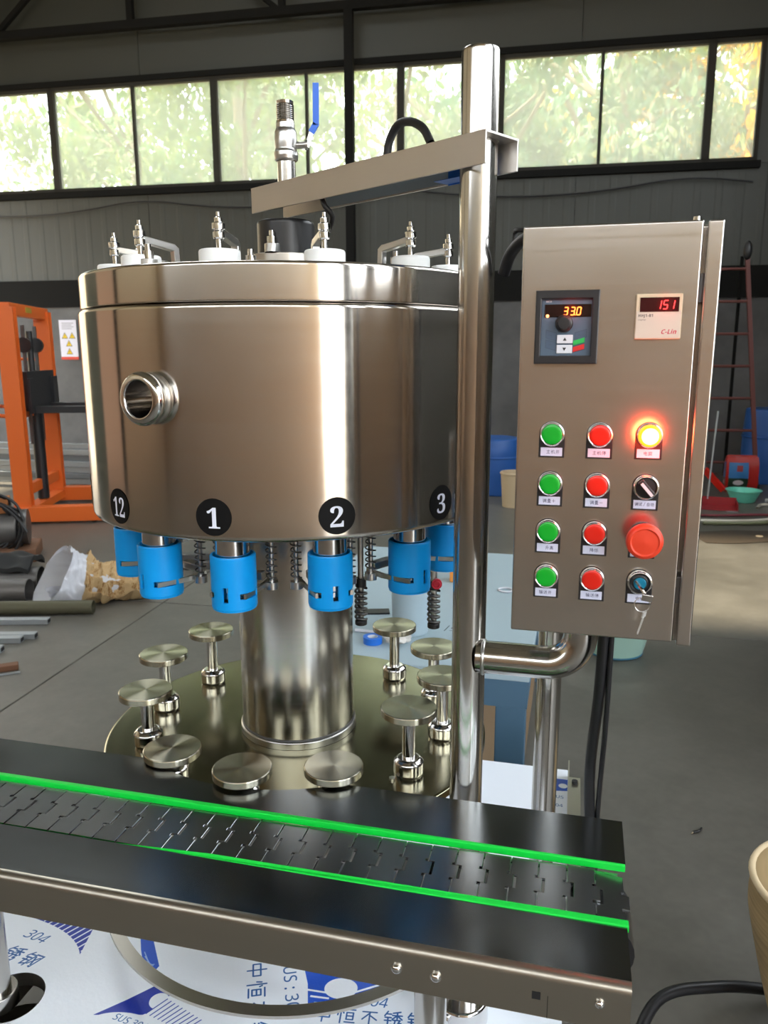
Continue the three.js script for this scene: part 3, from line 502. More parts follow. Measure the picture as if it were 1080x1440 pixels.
// strokes of the characters printed on the film and on the button tags, on a 10 x 10 grid
const RAD = [[2, 0, .3, 3], [1.6, 1.7, 4, 1.7], [.6, 4, 4, 4], [.4, 6, 4, 6], [2.2, 4, 2.2, 9.5, 4.2, 8.5]];
const GL = {
  '中': [[1, 3, 9, 3, 9, 7, 1, 7, 1, 3], [5, 0, 5, 10]], '国': [[1, 1, 9, 1, 9, 9.3, 1, 9.3, 1, 1], [3, 3, 7, 3], [3, 5, 7, 5], [3, 7.4, 7, 7.4], [5, 3, 5, 7.4], [6, 6, 6.8, 6.8]],
  '不': [[1, 1.5, 9, 1.5], [5, 1.5, 5, 10], [5.2, 2, 1, 6.5], [5.6, 4, 9, 6.5]], '恒': [[2, 0, 2, 10], [.7, 2.5, .3, 5], [3, 2.3, 3.6, 3.5], [4.5, 1, 10, 1], [4.5, 9.3, 10, 9.3], [5.3, 3, 9, 3, 9, 7.5, 5.3, 7.5, 5.3, 3], [5.3, 5.2, 9, 5.2]],
  '锈': [...RAD, [9, 0, 5, 1], [4.7, 2.5, 10, 2.5], [7.3, 1, 7.3, 4.8], [7.2, 2.6, 4.6, 5], [7.5, 2.6, 10, 5], [5, 5.6, 9, 5.6, 8, 7.5, 9.6, 7.5, 9, 10, 7.8, 9.4], [6.3, 5.6, 6, 8, 4.4, 10]], '钢': [...RAD, [5, 1, 5, 10], [5, 1, 9.6, 1, 9.6, 9.7, 8.6, 9.3], [6, 2.7, 8.6, 8], [8.6, 2.7, 6, 8]],
  '主': [[5, 0, 5.8, 1.2], [1, 2, 9, 2], [1.8, 5.5, 8.2, 5.5], [.5, 9.3, 9.5, 9.3], [5, 2, 5, 9.3]], '机': [[0, 3, 4.5, 3], [2.2, 0, 2.2, 10], [2.2, 3.5, .2, 7], [2.5, 4, 4, 5.6], [5.5, 1, 5.5, 6, 4.6, 9.8], [5.5, 1, 8.3, 1, 8.3, 9, 9.8, 9, 9.8, 7.5]],
  '开': [[1, 1, 9, 1], [.5, 5, 9.5, 5], [3.4, 1, 3.2, 6, 1.5, 10], [6.6, 1, 6.6, 10]], '停': [[2.5, 0, .3, 4.5], [1.6, 2.8, 1.6, 10], [6.5, 0, 7, 1], [3.8, 1.4, 9.8, 1.4], [4.8, 2.6, 8.8, 2.6, 8.8, 4.2, 4.8, 4.2, 4.8, 2.6], [3.8, 6.2, 3.8, 5.2, 9.8, 5.2, 9.6, 6.2], [4.5, 7, 9.2, 7], [6.9, 7, 6.9, 9.8, 5.8, 9.3]],
  '升': [[7, 0, 2, 1.8], [.5, 5, 9.5, 5], [3.5, 1.5, 3.2, 7, 1.5, 10], [7, 1.5, 7, 10]], '高': [[5, 0, 5, 1.5], [.8, 1.6, 9.2, 1.6], [3, 2.8, 7, 2.8, 7, 4.2, 3, 4.2, 3, 2.8], [1, 10, 1, 5.4, 9, 5.4, 9, 9.8, 8, 9.4], [3.2, 6.8, 6.8, 6.8, 6.8, 8.8, 3.2, 8.8, 3.2, 6.8]],
  '降': [[1, .8, 1, 10], [1, 1, 3.5, 1, 2, 3.8, 3.4, 5.5, 1.5, 7], [6.5, 0, 4.2, 3], [5.5, 1.5, 9, 1.5, 4.5, 5], [5.6, 2, 9.8, 5], [4.5, 5.8, 9.5, 5.8], [5.2, 5.8, 5.2, 7.8, 9.8, 7.8], [7.2, 4.8, 7.2, 10]], '低': [[2.5, 0, .3, 4.5], [1.6, 2.8, 1.6, 10], [9, .5, 4, 1.8], [4.4, 1.8, 4.4, 8.5, 6, 7.6], [4.4, 4.6, 9.6, 4.6], [7, 1.3, 7.5, 6, 9.8, 8.6], [5.6, 9.6, 7, 9.6]],
  '输': [[.3, 1.6, 4.2, 1.6], [1.8, 0, .6, 4.4, 4, 4.4], [2.4, 3, 2.4, 10], [.2, 7.4, 4.3, 6.6], [7.2, 0, 4.6, 3], [7.2, 0, 9.8, 3], [6, 3.2, 8.4, 3.2], [5, 10, 5, 4.6, 6.8, 4.6, 6.8, 9.8], [5, 6.4, 6.8, 6.4], [8, 4.8, 8, 8], [9.4, 4.4, 9.4, 9.8]], '送': [[1, .6, 2, 1.8], [.4, 4, 2, 4, 2, 7.8, .4, 9], [2, 8, 5, 9.4, 9.8, 9.4], [4.6, .4, 5.4, 1.6], [8.4, .2, 7.4, 1.6], [4, 2, 9.2, 2], [3.6, 4.4, 9.6, 4.4], [6.6, 2, 6.4, 4.6, 4, 7.8], [6.6, 4.6, 9.4, 7.6]],
  '电': [[1.4, 2, 8.6, 2, 8.6, 6.4, 1.4, 6.4, 1.4, 2], [1.4, 4.2, 8.6, 4.2], [5, 0, 5, 9.4, 9.6, 9.4, 9.6, 8]], '源': [[.6, 1, 1.8, 2], [.2, 3.6, 1.4, 4.6], [.4, 9.6, 2, 6], [3, 1, 9.8, 1], [3, 1, 3, 6, 2.2, 10], [4.4, 3, 8.8, 3, 8.8, 5.8, 4.4, 5.8, 4.4, 3], [6.6, 1.4, 6.2, 3], [6.6, 6, 6.6, 9.8], [5, 7, 4, 9], [8, 7, 9.4, 9]],
  '调': [[.8, .4, 1.8, 1.6], [.2, 3.6, 1.8, 3.6, 1.8, 9, 3, 8], [4, 1, 4, 7, 3.2, 10], [4, 1, 9.4, 1, 9.4, 9.6, 8.4, 9.4], [5.2, 3, 8.2, 3], [5.2, 4.6, 8.2, 4.6], [6.7, 1.8, 6.7, 4.6], [5.4, 6, 8, 6, 8, 8, 5.4, 8, 5.4, 6]], '量': [[2.4, .2, 7.6, .2, 7.6, 2.6, 2.4, 2.6, 2.4, .2], [2.4, 1.4, 7.6, 1.4], [.4, 3.8, 9.6, 3.8], [2.2, 5, 7.8, 5, 7.8, 7.4, 2.2, 7.4, 2.2, 5], [5, 5, 5, 9.7], [1.4, 8.6, 8.6, 8.6], [.4, 9.8, 9.6, 9.8]],
  '试': [[.8, .4, 1.8, 1.6], [.2, 3.6, 1.8, 3.6, 1.8, 9, 3, 8], [3.4, 2, 9.6, 2], [3.8, 4.8, 6.6, 4.8], [5.2, 4.8, 5.2, 8.6], [3.6, 9, 6.8, 8.2], [7.2, 0, 7.6, 6, 9.6, 9.8], [8.6, .4, 9.4, 1.4]], '自': [[5, 0, 4, 1.8], [2, 1.8, 8, 1.8, 8, 9.8, 2, 9.8, 2, 1.8], [2, 4.4, 8, 4.4], [2, 7, 8, 7]], '动': [[.8, 1.4, 4.4, 1.4], [.2, 4.2, 4.8, 4.2], [2.4, 4.2, 1, 8.4, 4.4, 7.8], [5.2, 3, 9.4, 3, 9, 9.6, 7.8, 9], [7.2, 0, 7, 4, 5, 9.8]],
  '锁': [...RAD, [7.2, 0, 7.2, 3], [5.2, .8, 6, 2.4], [9.2, .8, 8.4, 2.4], [5, 7.6, 5, 3.6, 9.4, 3.6, 9.4, 7.6], [7.2, 4.6, 7, 7.4, 4.8, 10], [7.6, 8, 9.6, 9.8]], '/': [[7, 0, 3, 10]], '+': [[1, 5, 9, 5], [5, 1, 5, 9]], '-': [[1.5, 5, 8.5, 5]],
};
function glyphs(c, s, x, y, size, gap, lw) { // writes from the left, y is the top
  c.lineWidth = lw; c.lineCap = 'round'; c.lineJoin = 'round';
  [...s].forEach((ch, i) => (GL[ch] || []).forEach((l) => { c.beginPath(); for (let k = 0; k < l.length; k += 2) { const X = x + i * (size + gap) + l[k] / 10 * size, Y = y + l[k + 1] / 10 * size; k ? c.lineTo(X, Y) : c.moveTo(X, Y); } c.stroke(); }));
}
{ // base cabinet under the machine, its top still under printed protective film
  const X0 = -.69, X1 = .552, Z0 = -.664, Z1 = .664;
  const K = 1500, texFilm = canvasTex(Math.round((X1 - X0) * K), Math.round((Z1 - Z0) * K), (c, w, h) => {
    c.fillStyle = '#eaf1fc'; c.fillRect(0, 0, w, h);
    const px = (x) => (x - X0) * K, pz = (z) => (z - Z0) * K, poly = (l, col) => { c.fillStyle = col; c.beginPath(); l.forEach((p, i) => i ? c.lineTo(px(p[0]), pz(p[1])) : c.moveTo(px(p[0]), pz(p[1]))); c.closePath(); c.fill(); };
    const B1 = '#0d4fc4', B2 = '#0a2ca0', ink = '#17549e';
    const place2 = (x, z, ang, f) => { c.save(); c.translate(px(x), pz(z)); c.rotate(ang); f(); c.restore(); };
    const text = (s, size, skew = 0) => { c.save(); c.transform(1, 0, -skew, 1, 0, 0); c.font = size * K + 'px sans-serif'; c.fillStyle = ink; c.fillText(s, 0, 0); c.restore(); };
    c.strokeStyle = ink;
    // right: upright 304 and characters, blue mark with the white moon, turned text
    place2(.195, .247, -.08, () => text('304', .030, .15));
    place2(.118, .268, -.14, () => glyphs(c, '中恒不锈钢', 0, 0, .032 * K, .010 * K, .0026 * K));
    place2(-.008, .193, 1.175, () => glyphs(c, '中恒不锈钢', 0, 0, .036 * K, .010 * K, .0030 * K));
    place2(.020, .180, 1.15, () => { text('SUS : 304', .034); });
    poly([[.052, .15], [.066, .185], [.088, .225], [.106, .276], [.128, .268], [.160, .262], [.20, .232], [.235, .198], [.27, .15]], B1);
    c.fillStyle = '#eef4fd'; c.beginPath(); c.ellipse(px(.1515), pz(.2205), .031 * K, .024 * K, -.25, 0, 2 * PI); c.fill();
    c.strokeStyle = '#eef4fd'; c.lineWidth = .0045 * K; for (let i = 0; i < 3; i++) { const o = i * .0115; c.beginPath(); c.moveTo(px(.172 + o * .3), pz(.228 + o)); c.lineTo(px(.262), pz(.166 + o * 1.5)); c.stroke(); c.beginPath(); c.moveTo(px(.090 + o), pz(.238 + o * 1.1)); c.lineTo(px(.130 + o * .6), pz(.236 + o)); c.stroke(); }
    poly([[.10, .277], [.17, .2705], [.225, .222], [.27, .17], [.30, .2], [.22, .29], [.12, .30]], '#eaf1fc');
    c.strokeStyle = ink; place2(.195, .247, -.08, () => text('304', .030, .15)); place2(.118, .268, -.14, () => glyphs(c, '中恒不锈钢', 0, 0, .032 * K, .010 * K, .0026 * K));
    // left: striped crescent, 304, characters
    c.fillStyle = B2; c.beginPath(); c.moveTo(px(-.62), pz(.165)); c.lineTo(px(-.395), pz(.165)); c.lineTo(px(-.372), pz(.262)); c.quadraticCurveTo(px(-.425), pz(.195), px(-.60), pz(.192)); c.closePath(); c.fill();
    c.strokeStyle = '#eaf1fc'; c.lineWidth = .0036 * K; for (let i = 0; i < 12; i++) { c.beginPath(); c.moveTo(px(-.50 + i * .0125), pz(.20 + i * .0055)); c.lineTo(px(-.475 + i * .0125), pz(.155 + i * .0055)); c.stroke(); }
    c.strokeStyle = ink; place2(-.517, .246, .17, () => text('304', .032, .3)); place2(-.512, .272, .12, () => { c.transform(1, 0, -.35, 1, 0, 0); glyphs(c, '锈钢', 0, 0, .034 * K, .012 * K, .0032 * K); });
    // small wedge near the ring, and the lower blue wedge with stripes
    poly([[-.295, .17], [-.262, .18], [-.205, .252], [-.209, .272], [-.240, .252], [-.262, .222]], B1); c.strokeStyle = '#9db8e2'; c.lineWidth = .002 * K; for (let i = 0; i < 4; i++) { c.beginPath(); c.moveTo(px(-.252 + i * .007), pz(.226 + i * .010)); c.lineTo(px(-.216), pz(.262 - .004 * i)); c.stroke(); }
    poly([[-.262, .381], [-.222, .338], [-.182, .290], [-.150, .310], [-.168, .352], [-.176, .360]], B2); c.fillStyle = '#eaf1fc'; c.beginPath(); c.arc(px(-.163), pz(.326), .018 * K, 0, 2 * PI); c.fill(); c.beginPath(); c.ellipse(px(-.20), pz(.392), .065 * K, .030 * K, -.1, 0, 2 * PI); c.fill();
    c.strokeStyle = B2; c.lineWidth = .0018 * K; for (let i = 0; i < 10; i++) { c.beginPath(); c.moveTo(px(-.172 + i * .009), pz(.357 + i * .002)); c.lineTo(px(-.150 + i * .009), pz(.318 + i * .003)); c.stroke(); }
    c.strokeStyle = ink; place2(-.226, .381, .12, () => text('SUS 304', .019, .2));
    // far right corner
    poly([[.508, -.612], [.552, -.612], [.552, -.555], [.512, -.548]], B1); c.fillStyle = '#eef4fd'; c.beginPath(); c.arc(px(.540), pz(-.578), .012 * K, 0, 2 * PI); c.fill(); place2(.512, -.515, 0, () => text('SUS', .018)); place2(.512, -.475, 0, () => text('304', .018));
  });
  const t = thing('base_cabinet', MACH, 0, 0, 0); tag(t, 'low machine base cabinet whose top is covered in white film printed 304 in blue', 'cabinet');
  const s = shape([[X0, Z0], [X1, Z0], [X1, Z1], [X0, Z1]]), ho = new THREE.Path(); ho.absellipse(-.432, .382, .058, .058, 0, 2 * PI); s.holes.push(ho);
  const film = flatPlate(s, .0012, .3905, 0, 24); { const u = film.attributes.uv, p = film.attributes.position; for (let i = 0; i < u.count; i++) u.setXY(i, (p.getX(i) - X0) / (X1 - X0), 1 - (p.getZ(i) - Z0) / (Z1 - Z0)); }
  part('protective_film', film, phy({ color: 0xffffff, roughness: .34, map: texFilm, bumpMap: rep(texNoise, 2), bumpScale: .0012 }), t, 'white protective film with blue print');
  part('top_plate', flatPlate(s, .028, .3892, 0, 24), M.flange, t);
  part('hole_bottom', cyl(.075, .004, -.432, .30, .382, 32), M.flange, t);
  part('side_panel', [span(X0 + .01, X1 - .01, .06, .36, Z0 + .01, Z0 + .014), span(X0 + .01, X0 + .014, .06, .36, Z0 + .014, Z1 - .014)], M.beam, t); part('side_panel', span(X0 + .01, X1 - .01, .06, .36, Z1 - .014, Z1 - .01), M.beam, t); part('side_panel', span(X1 - .014, X1 - .01, .06, .36, Z0 + .014, Z1 - .014), M.beam, t);
  for (const [x, z] of [[X0 + .06, Z0 + .06], [X1 - .06, Z0 + .06], [X0 + .06, Z1 - .06], [X1 - .06, Z1 - .06]]) part('foot', turned([[.016, .07], [.016, .02], [.035, .016, .003], [.035, 0]], 24).translate(x, 0, z), M.darkSteel, t);
  part('edge_angle', [span(X1 + .0, X1 + .003, .35, .44, -.63, -.2), span(X1 + .003, X1 + .034, .387, .39, -.63, -.2)], M.flange, t, 'steel angle along the right edge'); part('bolt', cyl(.008, .008, X1 + .019, .39, -.60, 20), M.blackIn, t);
}
{ const t = thing('support_post', MACH, .501, .3908, .03); tag(t, 'polished round post behind the control cabinet, standing on the film', 'post'); part('post', turned([[0, 1.0], [.0225, 1.0, .002], [.0225, .004]], 48), M.pipe, t); part('base_collar', turned([[.0225, .03], [.036, .03, .003], [.036, 0]], 40), M.polish, t); }
{ // bent bracket tube from pole to cabinet
  const t = thing('bracket_tube', MACH, .404, 1.052, .2425); tag(t, 'thick bent steel tube carrying the control cabinet from the pole', 'bracket');
  const b = .05, y = .027, pts = [[-.012, y, 0], [.05, y, 0]], cx = .499 - .404; for (let i = 0; i <= 12; i++) { const a = -PI / 2 + i / 12 * PI / 2; pts.push([cx + b * Math.cos(a), y + b + b * Math.sin(a), 0]); } pts.push([cx + b, .125, 0], [cx + b, .155, 0]);
  part('tube', tube(pts, .0255, 90, 36), M.pipe, t); part('weld_bead', new THREE.TorusGeometry(.026, .003, 8, 40).rotateY(PI / 2).translate(-.001, y, 0), M.steel, t);
}
{ // ------------------------------------------------------------------ control cabinet (z = 0 is the face of its door)
  const t = thing('control_cabinet', MACH, .5623, 1.2115, .4771); tag(t, 'brushed stainless control cabinet with push buttons and two red number displays', 'cabinet');
  const Y = 1.2115;
  part('box', span(-.092, .106, -.0035, .4725, -.25, -.0215, .003), M.cabinet, t);
  part('rim', [span(.0905, .1065, -.0002, .4735, -.03, .0035, .0022)], M.cabinet, t, 'raised right rim of the box');
  part('door', span(-.1022, .0866, .0018, .4746, -.0195, 0, .0025), M.cabinet, t, 'flat door');
  part('hinge', [cyl(.004, .03, .0885, .05, -.006, 16), cyl(.004, .03, .0885, .39, -.006, 16)], M.darkSteel, t);
  part('top_screw', [cyl(.004, .005, .08, .474, -.01, 16)], M.chrome, t);
  // shared pieces of the operating elements
  const plateShape = (() => { const s = new THREE.Shape(); s.moveTo(-.0147, -.0275); s.lineTo(.0147, -.0275); s.lineTo(.0147, 0); s.absarc(0, 0, .0147, 0, PI, false); s.closePath(); return s; })();
  const plateG = extrude(plateShape, .0014, .0004, 1, 24), tagG = box(.0245, .0098, .0006, 0, -.0207, .0016);
  const out = (g) => g.rotateX(PI / 2);
  const ringG = out(turned([[.0142, 0], [.0142, .0065, .0012], [.0128, .0092, .0012], [.0118, .0085]], 48)), capG = out(turned([[.0118, 0], [.0118, .0088, .0012], [.0085, .0096, .003], [0, .0096]], 48));
  const ringG2 = out(turned([[.0142, 0], [.0142, .0075, .0012], [.0130, .0098, .001], [.0118, .0098], [.0108, .004]], 48));
  const tagMat = (s, off = 0) => std(0xffffff, .5, 0, { map: canvasTex(256, 102, (c, w, h) => { c.fillStyle = '#c3c7dc'; c.fillRect(0, 0, w, h); c.strokeStyle = '#5a5a74'; c.fillStyle = '#5a5a74'; const n = s.length, z = n > 3 ? 40 : 46, g = n > 3 ? 5 : 8; glyphs(c, s, (w - n * (z + g)) / 2 + off, 28, z, g, 5); }) });
  const faceUV = (g, w, h, cy) => { const p = g.attributes.position, u = g.attributes.uv; for (let i = 0; i < p.count; i++) u.setXY(i, p.getX(i) / w + .5, (p.getY(i) - cy) / h + .5); return g; };
  faceUV(tagG, .0245, .0098, -.0207);
  const element = (name, x, y, label, txt, off) => { const g = sub(name, t, x, y - Y, 0); g.userData.label = label; part('nameplate', plateG, M.black, g); part('tag', tagG, tagMat(txt, off), g, 'white tag with small writing'); return g; };
  const txtG = ['主机开', '调量+', '升高', '输送开'], txtR = ['主机停', '调量-', '降低', '输送停'], ys = [1.4564, 1.3985, 1.3415, 1.286];
  ys.forEach((y, i) => {
    const a = element('push_button', -.0618, y, 'green push button, row ' + (i + 1) + ' from the top', txtG[i], i === 2 ? 26 : i === 0 ? 22 : 0); part('ring', ringG, M.chrome, a); part('cap', capG, M.green, a);
    const b = element('push_button', -.0086, y, 'red push button, row ' + (i + 1) + ' from the top', txtR[i], i === 3 ? 16 : 8); part('ring', ringG, M.chrome, b); part('cap', capG, M.red, b);
  });
  { const g = element('indicator_lamp', .0452, ys[0] + .0008, 'glowing orange-yellow signal lamp', '电源'); part('ring', ringG, M.chrome, g);
    const glow = (r, gg, bb, k) => phy({ color: lin(.4, .05, .01), roughness: .4, emissive: lin(r, gg, bb), emissiveIntensity: k });
    part('lens_rim', out(turned([[.0118, 0], [.0118, .012, .003], [.0095, .0152, .002], [.0085, .0158]], 40)), glow(1, .22, .006, 1.3), g, 'orange rim of the lens'); part('lens', out(turned([[.0092, .0154], [.0085, .0162, .002], [.005, .0172, .003], [0, .0175]], 40)), glow(1, .55, .12, 3.6), g, 'lit centre of the lens');
    const L = new THREE.PointLight(new THREE.Color(1, .05, .015), .017, 0, 2); L.name = 'lamp_light'; L.position.set(0, 0, .026); L.castShadow = true; g.add(L); }
  { const g = element('selector_switch', .045, ys[1], 'black selector switch with a white pointer', '调试/自动'); part('ring', ringG2, M.chrome, g); part('body', out(turned([[.0112, 0], [.0112, .008, .001], [0, .009]], 40)), M.black, g);
    const h = new THREE.Group(); part('knob', [box(.0075, .021, .011, 0, 0, .0125, .0015)].map((q) => q.rotateZ(.72)), M.black, g); part('pointer', box(.0034, .0185, .0012, -.0004, -.0008, .0184).rotateZ(.72), M.white, g); }
  { const g = element('emergency_stop', .045, ys[2], 'big red mushroom emergency stop button', ''); part('collar', out(turned([[.0142, 0], [.0142, .010, .001], [.0125, .012]], 40)), M.black, g);
    part('mushroom', out(turned([[.011, .010], [.0115, .018, .003], [.0195, .026, .002], [.0205, .031, .003], [.0195, .0365, .003], [.0155, .0385, .001], [.0145, .0372, .001], [0, .0385]], 56)), M.estop, g); }
  { const g = element('key_switch', .045, ys[3], 'key switch with a teal core and a key in it', '电锁', 20); part('ring', ringG2, M.chrome, g); part('body', out(turned([[.0112, 0], [.0112, .007], [.0085, .009, .001], [0, .009]], 40)), M.black, g);
    part('core', out(turned([[.0072, 0], [.0072, .0115, .001], [0, .0115]], 32)), std(lin(.0, .16, .27), .35), g, 'teal core');
    part('key', [bar([-.004, .003, .012], [.004, -.006, .030], .0032, .0022), box(.012, .008, .0022, .008, -.009, .033, .001).rotateZ(-.12)], M.chrome, g);
    part('key_ring', new THREE.TorusGeometry(.0085, .0006, 8, 36).translate(.002, -.018, .033), M.chrome, g);
    part('spare_key', [bar([.0055, -.0265, .031], [.0045, -.034, .029], .0065, .0014), bar([.0045, -.034, .029], [-.0002, -.056, .024], .0042, .0014)], std(lin(.8, .8, .8), .5, .7), g, 'second key hanging down'); }
  // seven-segment digits
  const SEG = { 0: 'abcdef', 1: 'bc', 3: 'abcdg', 5: 'acdfg' };
  const digit = (d, h, w, th) => { const b = { a: [0, h / 2, w, th], d: [0, -h / 2, w, th], g: [0, 0, w, th], b: [w / 2, h / 4, th, h / 2], c: [w / 2, -h / 4, th, h / 2], f: [-w / 2, h / 4, th, h / 2], e: [-w / 2, -h / 4, th, h / 2] }; return join([...SEG[d]].map((k) => { const [x, y, ww, hh] = b[k], g = box(Math.max(th, ww - th * .5), Math.max(th, hh - th * .5), .0005, x, y, 0); const p = g.attributes.position; for (let i = 0; i < p.count; i++) p.setX(i, p.getX(i) + p.getY(i) * .14); return g; })); };
  const ledGlow = (r, g, b, k) => std(lin(.1, .01, .01), .4, 0, { emissive: lin(r, g, b), emissiveIntensity: k });
  { // frequency drive panel
    const g = sub('drive_panel', t, -.0508, 1.5762 - Y, 0); g.userData.label = 'black framed drive display reading 33.0 with knob and keys';
    const fr = shape([[-.0345, -.040], [.0345, -.040], [.0345, .040], [-.0345, .040]]); fr.holes.push(new THREE.Path([[-.0278, -.0308], [.0268, -.0308], [.0268, .0308], [-.0278, .0308]].map((p) => new THREE.Vector2(...p))));
    part('frame', extrude(fr, .011, .0012, 2), M.black, g);
    const K = 12000, pm = canvasTex(655, 740, (c, w, h) => { c.fillStyle = '#4d5f72'; c.fillRect(0, 0, w, h); c.fillStyle = '#d8d0d4'; c.font = 'bold 34px sans-serif'; c.fillText('MCU', 46, 42);
      c.strokeStyle = '#2c3a4a'; c.lineWidth = 5; c.fillStyle = '#43546a'; const key = (l) => { c.beginPath(); l.forEach((p, i) => i ? c.lineTo(...p) : c.moveTo(...p)); c.closePath(); c.fill(); c.stroke(); };
      key([[60, 400], [200, 440], [200, 548], [60, 508]]); key([[60, 530], [200, 566], [200, 676], [60, 636]]); key([[440, 440], [592, 396], [592, 500], [440, 545]]);
      c.fillStyle = '#2f3d4f'; c.font = '22px sans-serif'; c.fillText('PRG', 100, 480); c.fillText('ENT', 100, 606); c.fillText('JOG', 485, 480); });
    part('face', faceUV(box(.0546, .0616, .002, -.0005, 0, .0045), .0546, .0616, 0).translate(0, 0, 0), std(0xffffff, .45, 0, { map: pm }), g, 'blue-grey key panel');
    part('display_window', box(.0505, .0138, .0012, .0008, .0182, .0058), std(lin(.012, .004, .004), .15), g);
    const dm = ledGlow(1, .17, .025, 2.2); [['3', -.0022], ['3', .0052], ['0', .0118]].forEach(([d, x]) => part('digit', digit(d, .0082, .0040, .0011).translate(x + .0008, .0176, .0066), dm, g)); part('decimal_point', box(.0011, .0011, .0005, .0086, .0136, .0066), dm, g);
    part('status_light', out(turned([[.0017, 0], [.0017, .0015], [0, .002]], 20)).translate(-.0212, .0126, .006), ledGlow(1, .22, .06, 3), g);
    const dl = new THREE.PointLight(new THREE.Color(1, .05, .02), .0011, 0, 2); dl.name = 'display_light'; dl.position.set(.004, .0176, .010); g.add(dl);
    part('knob', out(turned([[.0098, 0], [.0094, .004, .001], [.0072, .005], [.0068, .012, .001], [0, .012]], 36)).translate(-.0028, .0042, .0055), M.black, g);
    const kw = box(.0174, .0094, .0022, 0, 0, .0062, .0008); const tri = (s) => extrude(shape([[-.0021, -.0017 * s], [.0021, -.0017 * s], [0, .0019 * s]].map((p) => p)), .0003).translate(0, 0, .0073);
    part('key', kw.clone().translate(-.0013, -.0128, 0), M.white, g, 'white up key'); part('arrow', tri(1).translate(-.0013, -.0128, 0), M.black, g); part('key', kw.clone().translate(-.0015, -.0238, 0), M.white, g, 'white down key'); part('arrow', tri(-1).translate(-.0015, -.0238, 0), M.black, g);
    const sl = (y0, h2) => extrude(shape([[.0080, y0], [.0202, y0 + .0036], [.0202, y0 + .0036 + h2], [.0080, y0 + h2]]), .002, .0003).translate(0, 0, .005);
    part('key', sl(-.0200, .0054), std(lin(.02, .42, .08), .4), g, 'green run key'); part('key', sl(-.0272, .0056), std(lin(.62, .02, .02), .4), g, 'red stop key'); }
  { // counter
    const g = sub('counter', t, .0460, 1.5869 - Y, 0); g.userData.label = 'cream counter with a red display reading 151';
    part('housing', box(.048, .048, .0062, 0, 0, .0031, .0011), M.cream, g);
    const pm = canvasTex(512, 320, (c, w, h) => { c.fillStyle = '#c6bfb0'; c.fillRect(0, 0, w, h); c.fillStyle = '#2a2426'; c.font = 'bold 46px sans-serif'; c.fillText('HHJ1-B1', 22, 70); c.font = '26px sans-serif'; c.fillText('Counter', 22, 112); c.fillStyle = '#b01238'; c.font = 'italic bold 74px sans-serif'; c.fillText('C-Lin', 290, 272); });
    part('print', faceUV(box(.0462, .0288, .0003, 0, -.0085, .0063), .0462, .0288, -.0085), std(0xffffff, .5, 0, { map: pm }), g, 'model print below the display');
    part('display_window', box(.0402, .0152, .0008, .0004, .0125, .0064), std(lin(.035, .004, .006), .12), g);
    const dm = ledGlow(1, .03, .03, 2.0); [['1', -.0003], ['5', .0066], ['1', .0133]].forEach(([d, x]) => part('digit', digit(d, .0088, .0042, .0009).translate(x, .0122, .0069), dm, g));
    const dl = new THREE.PointLight(new THREE.Color(1, .02, .02), .0006, 0, 2); dl.name = 'display_light'; dl.position.set(.008, .0122, .011); g.add(dl); }
  const c = thing('cabinet_cable', MACH, .586, 0, .285); tag(c, 'thick black cable hanging from under the control cabinet to the floor', 'cable');
  part('cable', tube([[-.004, 1.209, 0], [-.006, 1.05, -.02], [-.012, .9, -.05], [-.004, .75, -.06], [.006, .45, -.05], [.01, .1, -.02], [.04, .016, .1]], .0085, 60, 12), M.cable, c); part('gland', cyl(.013, .02, -.004, 1.189, 0, 16), M.black, c);
  part('thin_cable', tube([[.006, 1.209, 0], [.006, 1.0, -.02], [.004, .8, -.06], [.014, .4, -.05], [.02, .02, 0]], .004, 40, 8), M.cable, c);
  const d = thing('feed_cable', MACH, .415, 1.60, .235); tag(d, 'black cable running from the pole into the upper left of the control cabinet', 'cable');
  part('cable', tube([[.017, .098, .016], [.018, .112, .018], [.022, .113, .03], [.05, .108, .05]], .0035, 24, 8), M.cable, d); part('thick_cable', tube([[.002, .058, .002], [.010, .080, .012], [.026, .096, .034], [.050, .104, .06]], .0085, 30, 10), M.cable, d);
}
